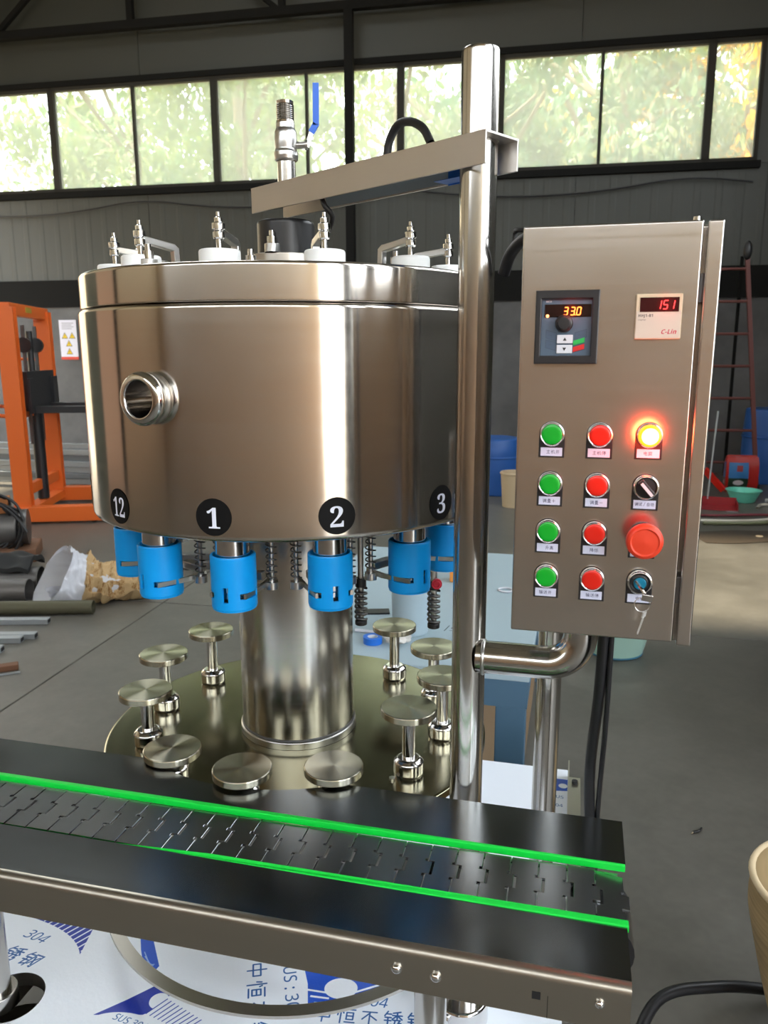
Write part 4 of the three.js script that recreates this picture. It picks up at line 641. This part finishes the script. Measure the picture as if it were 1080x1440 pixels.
// ------------------------------------------------------------------ things around the machine
Object.assign(M, {
  orange: std(lin(.66, .12, .012), .45), benchTop: std(lin(.33, .43, .49), .5), benchBlue: std(lin(.055, .125, .20), .55),
  galv: std(lin(.34, .37, .39), .5, .6), mildSteel: std(lin(.16, .155, .15), .5, .7, { bumpMap: texNoise, bumpScale: .0006 }), rust: std(lin(.16, .075, .04), .75, .2),
  ladder: std(lin(.12, .032, .025), .6), mint: std(lin(.16, .62, .48), .4), blueDrum: std(lin(.015, .09, .33), .45), tanBucket: std(lin(.50, .40, .26), .6),
});
{ // low work bench behind the machine
  const BX = -.015, BZ = -1.52;
  const t = thing('work_bench', MACH, BX, 0, BZ); tag(t, 'pale blue topped low work bench on a dark blue steel frame behind the turntable', 'bench');
  part('top', span(-.445, .445, .578, .60, -.71, .71, .003), M.benchTop, t);
  part('apron', [span(-.44, .44, .49, .578, .685, .705), span(-.44, .44, .49, .578, -.705, -.685), span(.42, .44, .49, .578, -.685, .685), span(-.44, -.42, .49, .578, -.685, .685)], M.benchBlue, t);
  for (const [x, z] of [[-.39, .66], [.39, .66], [-.39, -.66], [.39, -.66]]) part('leg', span(x - .045, x + .045, 0, .49, z - .045, z + .045, .003), M.benchBlue, t);
  part('lower_shelf', span(-.42, .42, .10, .13, -.6, .6), std(lin(.25, .17, .10), .7), t);
  const wr = canvasTex(256, 128, (c) => { c.clearRect(0, 0, 256, 128); c.strokeStyle = '#20242a'; c.lineWidth = 7; c.lineCap = 'round'; const s = (l) => { c.beginPath(); l.forEach((p, i) => i ? c.lineTo(...p) : c.moveTo(...p)); c.stroke(); }; s([[40, 110], [60, 12]]); s([[130, 20], [90, 30], [85, 60], [120, 62], [112, 96], [78, 100]]); s([[160, 30], [150, 90], [196, 84], [198, 34], [160, 30]]); });
  const w = new THREE.PlaneGeometry(.12, .07).rotateX(-PI / 2).translate(.16 - BX, .6006, -1.155 - BZ); part('pencil_mark', w, std(0xffffff, .8, 0, { map: wr, transparent: true }), t, 'handwritten figure on the bench top');
  const bx = (name, label, cat, x, z, turn = 0) => { const g = thing(name, MACH, x, .6002, z, turn); tag(g, label, cat); return g; };
  const tub = bx('grey_tub', 'pale blue-grey round plastic tub on the bench beyond the turntable', 'tub', .005, -1.10); part('tub', turned([[0, 0], [.062, 0, .004], [.066, .16, .003], [.063, .16], [.058, .006], [0, .006]], 48), M.benchTop, tub); part('lid_rim', new THREE.TorusGeometry(.065, .003, 8, 48).rotateX(PI / 2).translate(0, .158, 0), M.benchBlue, tub);
  const tape = bx('tape_roll', 'bright blue tape roll lying on the bench beside the column', 'tape', -.095, -.965); part('roll', turned([[.018, 0], [.032, 0], [.032, .022], [.018, .022], [.018, 0]], 40), std(lin(.01, .14, .62), .4), tape); part('core', turned([[.0165, .001], [.0179, .001], [.0179, .021], [.0165, .021], [.0165, .001]], 32), M.white, tape);
  const rag = bx('white_rag', 'crumpled white rag on the bench behind a pedestal', 'rag', -.015, -.985); const rg = new THREE.IcosahedronGeometry(.04, 4); { const p = rg.attributes.position; for (let i = 0; i < p.count; i++) { const v = V(p.getX(i), p.getY(i), p.getZ(i)), n = 1 + .28 * Math.sin(v.x * 140 + 1) * Math.sin(v.y * 120) + .2 * Math.sin(v.z * 170 + v.x * 60); p.setXYZ(i, v.x * n, Math.max(0, (v.y * n * .62 + .022)), v.z * n); } rg.computeVertexNormals(); } part('cloth', rg, std(lin(.55, .53, .50), .9), rag);
  const pn = bx('marker_pen', 'thin white marker lying across the bench near the tape roll', 'pen', -.12, -1.05); part('barrel', rod([-.06, .006, 0], [.05, .006, .01], .006), M.white, pn); part('cap', rod([.05, .006, .01], [.08, .006, .0127], .0068), M.black, pn);
  const og = bx('orange_box', 'small orange tool case at the far side of the bench, left of the pole', 'case', .09, -1.74); part('body', box(.09, .06, .07, 0, .03, 0, .006), std(lin(.80, .30, .05), .5), og); part('latch', box(.02, .015, .006, -.01, .038, .037), M.black, og);
  const bk = bx('black_bracket', 'black angled bracket lying on the bench behind the column', 'bracket', -.17, -1.26, .3); part('plate', box(.12, .006, .05, 0, .003, 0), M.black, bk); part('upright', box(.006, .05, .05, -.055, .028, 0), M.black, bk);
  const wr2 = bx('white_ring', 'small white plastic ring on the bench between pole and cabinet', 'ring', .285, -1.64); part('ring', new THREE.TorusGeometry(.028, .004, 8, 36).rotateX(PI / 2).translate(0, .004, 0), M.white, wr2); part('tab', box(.012, .004, .02, .034, .002, 0), M.white, wr2);
}
{ // pallet stacker at the left
  const t = thing('pallet_stacker', null, -3.39, 0, -7.55, .115); tag(t, 'orange manual pallet stacker with black mast carriage at the left', 'stacker');
  const mast = (z) => [span(-.075, -.06, .06, 1.95, z - .05, z + .05), span(-.06, .075, .06, 1.95, z - .05, z - .038), span(-.06, .075, .06, 1.95, z + .038, z + .05)];
  part('mast', mast(.52), M.orange, t, 'orange mast channel'); part('mast', mast(-.5), M.orange, t, 'orange mast channel');
  part('crossbar', box(.09, .11, 1.1, 0, 1.93, 0, .004), M.orange, t); part('crossbar', box(.05, .12, 1.0, 0, 1.02, 0, .004), M.orange, t); part('crossbar', box(.05, .10, 1.0, .02, .30, 0, .004), M.orange, t);
  part('outrigger', span(-.08, .78, .02, .16, .48, .60, .006), M.orange, t); part('outrigger', span(-.08, .78, .02, .16, -.60, -.48, .006), M.orange, t); part('base_bar', box(.12, .08, 1.0, .02, .10, 0, .004), M.orange, t);
  part('cylinder', [rod([.03, .15, .05], [.03, 1.05, .05], .055), rod([.03, 1.05, .05], [.03, 1.75, .05], .03)], M.black, t, 'black lifting cylinder'); part('chain', [box(.03, 1.1, .02, .03, 1.25, -.12), box(.03, 1.1, .02, .03, 1.25, .22)], M.darkSteel, t); part('pulley', [cyl(.07, .04, 0, 0, 0, 24).rotateX(PI / 2).translate(.03, 1.62, -.14), cyl(.07, .04, 0, 0, 0, 24).rotateX(PI / 2).translate(.03, 1.62, .20)], M.black, t);
  part('carriage', [span(.02, .09, 1.02, 1.38, -.40, .40), span(.09, .12, 1.0, 1.32, -.42, -.28), span(.09, .12, 1.0, 1.32, .28, .42)], M.black, t); part('fork', [span(.09, .95, 1.0, 1.06, .22, .36)], M.black, t); part('fork', [span(.09, .95, 1.0, 1.06, -.36, -.22)], M.black, t);
  part('push_handle', [rod([-.05, .98, .50], [-.45, 1.02, .40], .018), rod([-.45, 1.02, .40], [-.45, 1.02, -.40], .018), rod([-.05, .98, -.50], [-.45, 1.02, -.40], .018), rod([-.05, 1.48, .50], [-.45, 1.50, .40], .014), rod([-.45, 1.50, .40], [-.45, 1.50, -.40], .014), rod([-.05, 1.48, -.50], [-.45, 1.50, -.40], .014)], M.orange, t); part('caution_plate', box(.004, .05, .16, .047, 1.94, .05), std(lin(.40, .28, .03), .5), t);
  for (const [x, z] of [[.62, .54], [.62, -.54], [-.12, .4], [-.12, -.4]]) part('wheel', cyl(.05, .04, 0, -.02, 0, 24).rotateX(PI / 2).translate(x, .05, z), M.rubber, t);
}
{ // warning poster on the wall
  const t = thing('warning_poster', HALL, -4.73, 1.45, .012); tag(t, 'white warning poster with four yellow triangles on the back wall', 'poster');
  const m = canvasTex(128, 256, (c, w, h) => { c.fillStyle = '#c9c9d6'; c.fillRect(0, 0, w, h); c.fillStyle = '#c23a26'; c.fillRect(0, 238, w, 18); c.fillStyle = '#8a8a96'; for (let i = 0; i < 4; i++) c.fillRect(20, 18 + i * 12, 88 - 14 * (i % 2), 5); const tr = (x, y) => { c.fillStyle = '#d6b40a'; c.beginPath(); c.moveTo(x, y - 20); c.lineTo(x + 21, y + 16); c.lineTo(x - 21, y + 16); c.closePath(); c.fill(); c.strokeStyle = '#2a2a10'; c.lineWidth = 3; c.stroke(); c.fillStyle = '#2a2a10'; c.fillRect(x - 2, y - 6, 4, 12); c.fillRect(x - 2, y + 9, 4, 4); }; tr(38, 102); tr(92, 102); tr(65, 152); tr(65, 204); });
  const g = box(.28, .57, .006, 0, .285, .003); part('sheet', (() => { const p = g.attributes.position, u = g.attributes.uv; for (let i = 0; i < p.count; i++) u.setXY(i, p.getX(i) / .28 + .5, p.getY(i) / .57); return g; })(), std(0xffffff, .6, 0, { map: m }), t);
}
{ // pipe rack along the wall behind the stacker
  const gal = [M.galv, M.galv.clone(), M.galv.clone()]; gal[1].color = lin(.20, .22, .24); gal[2].color = lin(.38, .41, .43); let p0; const rows = 7;
  const where = ['lowest', 'second lowest', 'third lowest', 'middle', 'third highest', 'second highest', 'topmost'];
  for (let i = 0; i < rows; i++) { const t = thing('square_tube', HALL, -4.4, .0605 + i * .066, 2.6 + (i % 2) * .03 - i * .012); part('tube', [box(3.6, .0655, .0655, (i % 3) * .12, .033, 0, .006)], gal[i % 3], t); part('tube_mouth', box(.002, .05, .05, 1.801 + (i % 3) * .12, .033, 0), M.blackIn, t); tag(t, where[i] + ' galvanised square tube of the stack lying behind the stacker', 'tube', 'stacked tubes along the back wall'); }
  const b = thing('tube_bearer', HALL, -4.4, 0, 2.6); tag(b, 'dark timber bearers under the tube stack behind the stacker', 'bearer'); for (const x of [-1.3, 0, 1.3]) part('timber', box(.12, .06, .3, x, .03, 0, .004), M.rust, b);
}
{ // steel pipes and scrap on the floor at left
  const mk = (name, label, x, z, y, len, r, wall, mat, turn) => { const t = thing(name, null, x, y, z, turn); tag(t, label, 'pipe', 'pipes lying on the floor at left'); part('pipe', turned([[r - wall, 0], [r, 0, .002], [r, len, .002], [r - wall, len], [r - wall, 0]], 40).rotateZ(PI / 2).translate(0, r, 0), mat, t); return t; };
  mk('steel_pipe', 'fat grey steel pipe with the black cloth lying on its top, at left', -2.27, -4.93, 0, 1.9, .085, .006, M.mildSteel, .05);
  mk('steel_pipe', 'thick dark steel pipe on the floor ending just left of the paper sack', -2.25, -4.70, 0, 1.9, .075, .006, M.mildSteel, .04);
  mk('steel_pipe', 'long olive-dark pipe whose end shows below the sack', -1.76, -4.47, 0, 1.7, .042, .005, std(lin(.10, .095, .06), .6, .4), .03);
  const bars = [[-1.96, -4.30, .8, .5, 'pale galvanised bar nearest to the dark pipes on the floor'], [-1.93, -4.06, .8, .6, 'pale galvanised bar in the middle of the loose bars, longest to the right'], [-1.98, -4.00, .7, .4, 'pale galvanised bar beside the longest loose bar'], [-2.02, -3.86, .6, .3, 'short pale galvanised bar with a ragged end on the floor']];
  for (const [x, z, len, , label] of bars) { const t = thing('galvanised_bar', null, x, .0005, z, .03); tag(t, label, 'bar', 'loose galvanised bars on the floor'); part('bar', box(len, .032, .05, -len / 2, .016, 0, .003), M.galv, t); part('mouth', box(.002, .02, .036, .0005, .016, 0), M.blackIn, t); }
  const s = thing('offcut', null, -1.88, .0005, -3.62, .4); tag(s, 'small dark metal offcut on the floor at the left frame edge', 'offcut'); part('body', box(.10, .03, .05, 0, .015, 0, .004), M.rust, s); part('lip', box(.12, .006, .012, 0, .003, .06), M.galv, s);
  // black cloth on the pipe
  const c = thing('black_cloth', null, -2.54, .155, -4.96, .1); tag(c, 'black cloth draped over the fat pipe left of the white sack', 'cloth');
  const g = new THREE.BoxGeometry(.44, .03, .34, 24, 2, 20), p = g.attributes.position; for (let i = 0; i < p.count; i++) { const x = p.getX(i), z = p.getZ(i); p.setY(i, p.getY(i) + .075 - 1.6 * z * z - .5 * x * x + .010 * Math.sin(x * 34 + z * 12) + .008 * Math.sin(z * 40)); } g.computeVertexNormals(); part('cloth', g, std(lin(.012, .013, .014), .8), c);
}
{ // paper sack, open mouth to the left, tan inside-out end to the right
  const t = thing('paper_sack', null, -1.83, .0, -4.74, .30); tag(t, 'torn open paper sack, white woven outside and tan dusty end, on the floor pipes', 'sack');
  const hsh = (x, y, z) => { let n = Math.imul(x, 374761393) + Math.imul(y, 668265263) + Math.imul(z, 2147483647 ^ 0x5bd1e995); n = Math.imul(n ^ (n >>> 13), 1274126177); return ((n ^ (n >>> 16)) >>> 0) / 4294967296; };
  const n3 = (x, y, z) => { const X = Math.floor(x), Y = Math.floor(y), Z = Math.floor(z), f = (q) => q * q * (3 - 2 * q), a = f(x - X), b = f(y - Y), c = f(z - Z), m = (p, q, k) => p + (q - p) * k; return m(m(m(hsh(X, Y, Z), hsh(X + 1, Y, Z), a), m(hsh(X, Y + 1, Z), hsh(X + 1, Y + 1, Z), a), b), m(m(hsh(X, Y, Z + 1), hsh(X + 1, Y, Z + 1), a), m(hsh(X, Y + 1, Z + 1), hsh(X + 1, Y + 1, Z + 1), a), b), c) - .5; };
  const surf = (f, a, b, mat, name, label) => { const pos = [], idx = [], uv = []; for (let j = 0; j <= b; j++) for (let i = 0; i <= a; i++) { pos.push(...f(i / a, j / b)); uv.push(i / a, j / b); } for (let j = 0; j < b; j++) for (let i = 0; i < a; i++) { const q = j * (a + 1) + i; idx.push(q, q + 1, q + a + 2, q, q + a + 2, q + a + 1); } const g = new THREE.BufferGeometry(); g.setAttribute('position', new THREE.Float32BufferAttribute(pos, 3)); g.setAttribute('uv', new THREE.Float32BufferAttribute(uv, 2)); g.setIndex(idx); g.computeVertexNormals(); part(name, g, mat, t, label); };
  // rings from the slanted mouth (v = 0, upper lip far left) to the pinched right end (v = 1)
  const skin = (s0, s1, k, inset) => (u, v) => { const s = s0 + (s1 - s0) * v, a = u * 2 * PI, top = Math.cos(a), side = Math.sin(a);
    const ry = (.165 * (1 - .66 * s) + .02 * Math.exp(-s * 8)) - inset, rz = .19 * (1 - .34 * s) - inset, cy = .150 * (1 - .60 * s) + .02 * Math.exp(-s * 6), lip = Math.exp(-s * 4.5);
    let x = -.20 + .50 * s + lip * (.12 * top + .07 * side - .06), y = cy + ry * Math.sign(top) * Math.pow(Math.abs(top), .8), z = rz * Math.sign(side) * Math.pow(Math.abs(side), .85);
    const d = k * (1.2 * n3(x * 16 + 9, y * 16, z * 16) + .9 * n3(x * 37, y * 37 + 4, z * 37) + .5 * Math.abs(n3(x * 70, y * 70, z * 70 + 7))); y += d * 1.3; z += d * side; x += d * .7;
    return [x, Math.max(.004, y), z]; };
  const white = std(lin(.60, .62, .68), .75, 0, { side: THREE.DoubleSide }), tan = std(lin(.56, .42, .25), .85, 0, { side: THREE.DoubleSide, map: rep(tex(128, 128, (i) => { const v = N1[(i >> 7) * 4 * 512 + (i & 127) * 4]; return v > .62 ? [170, 140, 100] : [240, 232, 215]; }), 2, 2) });
  surf(skin(0, .26, .022, 0), 80, 18, white, 'mouth', 'white woven mouth'); surf(skin(.0, .8, .010, .02), 80, 16, std(lin(.52, .53, .56), .9, 0, { side: THREE.DoubleSide }), 'lining');
  surf(skin(.255, 1, .050, -.001), 110, 44, tan, 'body', 'tan crumpled end'); surf((u, v) => { const f = skin(.255, 1, .050, -.001)(u, 1), c = [.31, .06, 0]; return [c[0] + (f[0] - c[0]) * v, c[1] + (f[1] - c[1]) * v, c[2] + (f[2] - c[2]) * v]; }, 110, 5, tan, 'end');
  surf((u, v) => [-.27 + .16 * v - .03 * u, .012 + .13 * u * (1 - .4 * v) + .02 * n3(u * 5, v * 5, 1), .05 - .11 * v + .10 * (u - .5) + .02 * n3(v * 6, u * 4, 3)], 20, 14, white, 'flap', 'folded white flap in the mouth');
}
{ // scrap heap behind the sack
  const t = thing('scrap_plate', null, -1.60, .0, -5.55, .1); tag(t, 'dark flat scrap castings on the floor behind the sack', 'scrap');
  part('casting', turned([[.03, 0], [.17, 0, .01], [.17, .06, .02], [.03, .07, .01], [.03, 0]], 28).translate(-.12, 0, -.1), M.darkSteel, t); part('bar', [box(.5, .06, .09, .12, .03, .1, .008), box(.34, .05, .07, .18, .085, .08, .006)], M.darkSteel, t); part('plate', box(.22, .03, .2, .22, .015, -.2, .004), M.mildSteel, t);
  // machine scrap with cables at the far left
  const m = thing('scrap_motor', null, -2.98, 0, -5.75, .3); tag(m, 'tangle of cables round a greasy motor at the left frame edge', 'motor');
  part('base', box(.62, .10, .40, 0, .05, 0, .01), M.rust, m, 'rust red base plate'); part('housing', turned([[0, -.2], [.13, -.2, .02], [.13, .2, .02], [0, .2]], 32).rotateZ(PI / 2).translate(-.02, .24, 0), M.mildSteel, m); part('box', box(.16, .12, .14, .05, .42, 0, .01), std(lin(.35, .12, .03), .6), m); part('fan_cover', turned([[0, 0], [.135, 0, .01], [.135, .06], [0, .06]], 32).rotateZ(-PI / 2).translate(.19, .24, 0), M.darkSteel, m);
  const loops = []; for (let k = 0; k < 7; k++) { const pts = [], r = rr(.16, .28), cy = rr(.22, .36), tx = rr(-.5, .5); for (let i = 0; i <= 10; i++) { const a = i / 10 * 2 * PI; pts.push([r * Math.cos(a) + rr(-.03, .03), Math.max(.015, cy + r * Math.sin(a) * .95), r * Math.cos(a) * tx + rr(-.03, .03) + .1]); } loops.push(tube(pts, .011, 50, 6)); } part('cable_loop', loops, M.cable, m, 'looped black cables');
}
{ // blue drum and tan bucket in the gap beside the pole, drum by the wall
  const d = thing('blue_drum', null, 1.24, 0, -8.55); tag(d, 'blue plastic drum standing far back in the gap between pole and cabinet', 'drum'); part('body', turned([[0, 0], [.27, 0, .02], [.29, .25, .05], [.29, .5, .05], [.26, .62, .02], [0, .62]], 40), M.blueDrum, d); part('hoop', new THREE.TorusGeometry(.285, .014, 8, 40).rotateX(PI / 2).translate(0, .42, 0), M.blueDrum, d);
  const b = thing('tan_bucket', null, 1.325, 0, -7.75); tag(b, 'tan bucket in front of the blue drum beside the cabinet edge', 'bucket'); part('body', turned([[0, 0], [.115, 0, .01], [.14, .36, .004], [.13, .36], [.108, .01], [0, .01]], 40), M.tanBucket, b); part('rim', new THREE.TorusGeometry(.139, .010, 8, 40).rotateX(PI / 2).translate(0, .345, 0), M.tanBucket, b);
  const e = thing('blue_barrel', null, 4.62, 0, -9.25); tag(e, 'dark blue barrel in the shade at the right wall behind the ladder', 'barrel'); part('body', turned([[0, 0], [.28, 0, .02], [.30, .3, .05], [.30, .6, .05], [.28, .88, .02], [0, .88]], 40), M.blueDrum, e); part('hoop', new THREE.TorusGeometry(.298, .016, 8, 40).rotateX(PI / 2).translate(0, .55, 0), M.blueDrum, e);
}
{ // mint tub on the floor below the control cabinet
  const t = thing('mint_tub', null, 1.215, 0, -3.86); tag(t, 'pale mint round tub on the floor just below the control cabinet', 'tub'); part('wall', turned([[0, 0], [.142, 0, .012], [.178, .15, .006], [.186, .15, .002], [.186, .156], [.171, .156], [.135, .008], [0, .008]], 56), std(lin(.42, .66, .58), .42), t); part('foot_ring', new THREE.TorusGeometry(.140, .007, 8, 56).rotateX(PI / 2).translate(0, .007, 0), std(lin(.03, .16, .26), .5), t, 'dark blue foot ring'); }
{ // ladder leaning at the right wall
  const t = thing('ladder', null, 3.9, 0, -8.75, -.12); tag(t, 'red-brown steel ladder standing in the dark corner at right', 'ladder');
  const L = (y, s) => [s * (.36 - .075 * y), y, -.16 * y]; part('rail', bar(L(0, -1), L(2.62, -1), .045, .03), M.ladder, t); part('rail', bar(L(0, 1), L(2.62, 1), .045, .03), M.ladder, t);
  for (let i = 0; i < 7; i++) { const y = .30 + i * .36; part('rung', rod(L(y, -1), L(y, 1), .016), M.ladder, t); }
  part('rear_leg', bar([-.30, 0, -1.0], [-.12, 2.6, -.44], .03, .03), M.girt, t); part('rear_leg', bar([.30, 0, -1.0], [.12, 2.6, -.44], .03, .03), M.girt, t); part('foot_cap', [box(.06, .06, .05, .36, .03, 0, .01), box(.06, .06, .05, -.36, .03, 0, .01)], M.rubber, t); part('hung_glove', new THREE.SphereGeometry(.07, 16, 12).scale(.7, 1.5, .6).translate(.16, 2.66, -.40), M.black, t, 'dark glove hung on the ladder top');
}
{ // cleaning things on the floor at right
  const b = thing('wash_basin', null, 3.77, 0, -7.98); tag(b, 'turquoise plastic wash basin on the floor at right', 'basin'); part('bowl', turned([[0, 0], [.115, 0, .01], [.165, .115, .006], [.180, .12, .003], [.180, .126], [.158, .122], [.108, .010], [0, .010]], 56), M.mint, b);
  const d = thing('dustpan', null, 3.36, 0, -7.62, -.35); tag(d, 'dark red dustpan with a long handle on the floor beside the basin', 'dustpan'); part('pan', [box(.34, .008, .26, 0, .008, 0), box(.34, .09, .008, 0, .05, -.13), box(.008, .07, .26, -.17, .04, 0), box(.008, .07, .26, .17, .04, 0)], std(lin(.30, .015, .02), .45), d); part('handle', rod([-.10, .07, -.13], [-.06, .95, -.30], .009), M.galv, d); part('lip', box(.10, .006, .05, .12, .004, .14), M.galv, d);
  const br = thing('red_brush', null, 3.62, 0, -8.35, .1); tag(br, 'red broom leaning with a pale stick in front of the ladder', 'broom'); part('stick', rod([-.10, .26, -.06], [-.08, .80, -.12], .014), M.galv, br); part('head', bar([-.10, .28, -.06], [.09, .06, .03], .06, .05), M.red, br, 'bright red head');
  const g = thing('detergent_bag', null, 3.99, 0, -8.55, -.2); tag(g, 'red and blue printed bag leaning under the ladder', 'bag'); const gg = new THREE.BoxGeometry(.34, .40, .14, 10, 12, 6); { const p = gg.attributes.position; for (let i = 0; i < p.count; i++) { const x = p.getX(i), y = p.getY(i), z = p.getZ(i), k = 1 - .6 * Math.pow(Math.abs(y / .2), 3); p.setXYZ(i, x * (1 - .06 * (y / .2) ** 2), y + .2, z * k + .01 * Math.sin(x * 30 + y * 20)); } gg.computeVertexNormals(); } part('bag', gg, std(0xffffff, .4, 0, { map: canvasTex(128, 128, (c) => { c.fillStyle = '#a51a12'; c.fillRect(0, 0, 128, 128); c.fillStyle = '#2f6fa8'; c.fillRect(10, 20, 78, 70); c.fillStyle = '#16301f'; c.fillRect(10, 76, 78, 40); c.fillStyle = '#b8b0b4'; c.beginPath(); c.ellipse(50, 92, 22, 9, 0, 0, 2 * PI); c.fill(); c.fillStyle = '#8e2a30'; c.fillRect(42, 30, 22, 22); }) }), g); part('seal', box(.30, .02, .012, 0, .405, 0), std(lin(.5, .05, .04), .5), g);
  const hose = (name, label, cat, pts, r, mat) => { const t = thing(name, null, 3.6, .001, -7.1); tag(t, label, cat, 'hoses and cables on the floor at right'); part('tube', tube(pts.map(([x, z, y = 0]) => [x - 3.6, r + y, z + 7.1]), r, 70, 8), mat, t); };
  hose('garden_hose', 'pale translucent hose in a long curve on the floor at right', 'hose', [[2.9, -6.98], [3.3, -6.95], [3.7, -7.08], [3.95, -7.35], [4.0, -7.62], [3.85, -7.72], [3.72, -7.55]], .016, std(lin(.55, .52, .44), .4));
  hose('garden_hose', 'olive green hose nearest to the brown sheet on the floor', 'hose', [[2.9, -6.86], [3.4, -6.86], [3.8, -7.0], [4.2, -6.95], [4.8, -6.85]], .017, std(lin(.16, .17, .09), .5));
  hose('power_cable', 'dark red cable running under the hoses towards the basin', 'cable', [[2.9, -7.24], [3.3, -7.22], [3.6, -7.25], [3.8, -7.22], [3.92, -7.19, .036], [4.04, -7.17, .02], [4.2, -7.15], [4.5, -7.12]], .012, std(lin(.17, .02, .03), .5));
  hose('garden_hose', 'grey hose leaving to the right frame edge beside the basin', 'hose', [[3.88, -7.72, .04], [4.1, -7.5, .04], [4.4, -7.2, .03], [4.9, -6.95]], .02, std(lin(.36, .37, .36), .5));
  const s = thing('rubber_sheet', null, 3.55, .0005, -6.42, .02); tag(s, 'dark brown rubber sheet with wavy edges flat on the floor at right', 'sheet'); const sh = new THREE.Shape(); sh.moveTo(-.9, -.2); for (let i = 0; i <= 24; i++) sh.lineTo(-.9 + i * .08, -.20 + .018 * Math.sin(i * .9) + .012 * i / 24); for (let i = 24; i >= 0; i--) sh.lineTo(-.9 + i * .08, .22 + .03 * Math.sin(i * .62) + .03 * i / 24); sh.closePath(); part('sheet', flatPlate(sh, .006, .0065, .001), std(lin(.045, .033, .022), .55, 0, { bumpMap: texNoise, bumpScale: .002 }), s); part('pale_scrap', turned([[0, .0065], [.03, .0065], [.028, .011, .002], [0, .011]], 16).translate(-.36, 0, .02), M.tanBucket, s);
}
{ // wooden drum at the right frame edge, with its cable
  const t = thing('paper_drum', null, .972, 0, -1.45); tag(t, 'tan paper-wrapped drum cut by the right frame edge', 'drum'); const tm = std(lin(.50, .38, .22), .8, 0, { map: tex(128, 128, (i) => { const v = 200 + 70 * (ST[(i >> 7) * 4 * 512 + (i & 127) * 4] - .5); return [cl(v + 6), cl(v), cl(v - 14)]; }) }); part('body', turned([[0, 0], [.085, 0, .01], [.14, .19, .08], [.178, .36, .05], [.172, .43, .006], [0, .43]], 48), tm, t); part('lid_rim', new THREE.TorusGeometry(.172, .008, 8, 48).rotateX(PI / 2).translate(0, .427, 0), std(lin(.62, .5, .32), .7), t);
  const c = thing('floor_cable', null, .8, 0, -1.66); tag(c, 'thick black cable arching over the floor at the lower right', 'cable');
  part('cable', tube([[-.30, .012, .45], [-.28, .05, .30], [-.18, .10, .16], [-.02, .08, .10], [.15, .03, .06], [.35, .012, .10], [.7, .012, .12]], .013, 60, 10), M.cable, c); part('short_end', tube([[-.08, .03, .28], [.0, .016, .26], [.16, .012, .25], [.4, .012, .24]], .010, 30, 8), M.cable, c);
  // big dark crate just outside the frame, which shades the floor at right
  const k = thing('machine_crate', null, 2.5, 0, -3.05, -.2); tag(k, 'dark tarpaulin covered machine standing just beyond the right frame edge', 'machine'); part('cover', box(.9, 1.2, .9, 0, .63, 0, .08), std(lin(.03, .032, .035), .7), k); part('skid', box(.95, .08, .95, 0, .04, 0, .004), M.rust, k);
  const l = thing('leaf_litter', null, 1.03, 0, -2.28, .4); tag(l, 'small dry leaf scrap lying on the open floor at right', 'scrap'); part('scrap', tube([[-.02, .004, 0], [0, .007, .006], [.022, .003, -.006]], .004, 8, 5), M.black, l); part('tip', tube([[-.03, .003, .004], [-.018, .004, 0]], .002, 4, 4), M.tanBucket, l);
}
scene.traverse((o) => { if (o.isMesh) { o.castShadow = true; o.receiveShadow = true; } });
renderer.render(scene, camera);
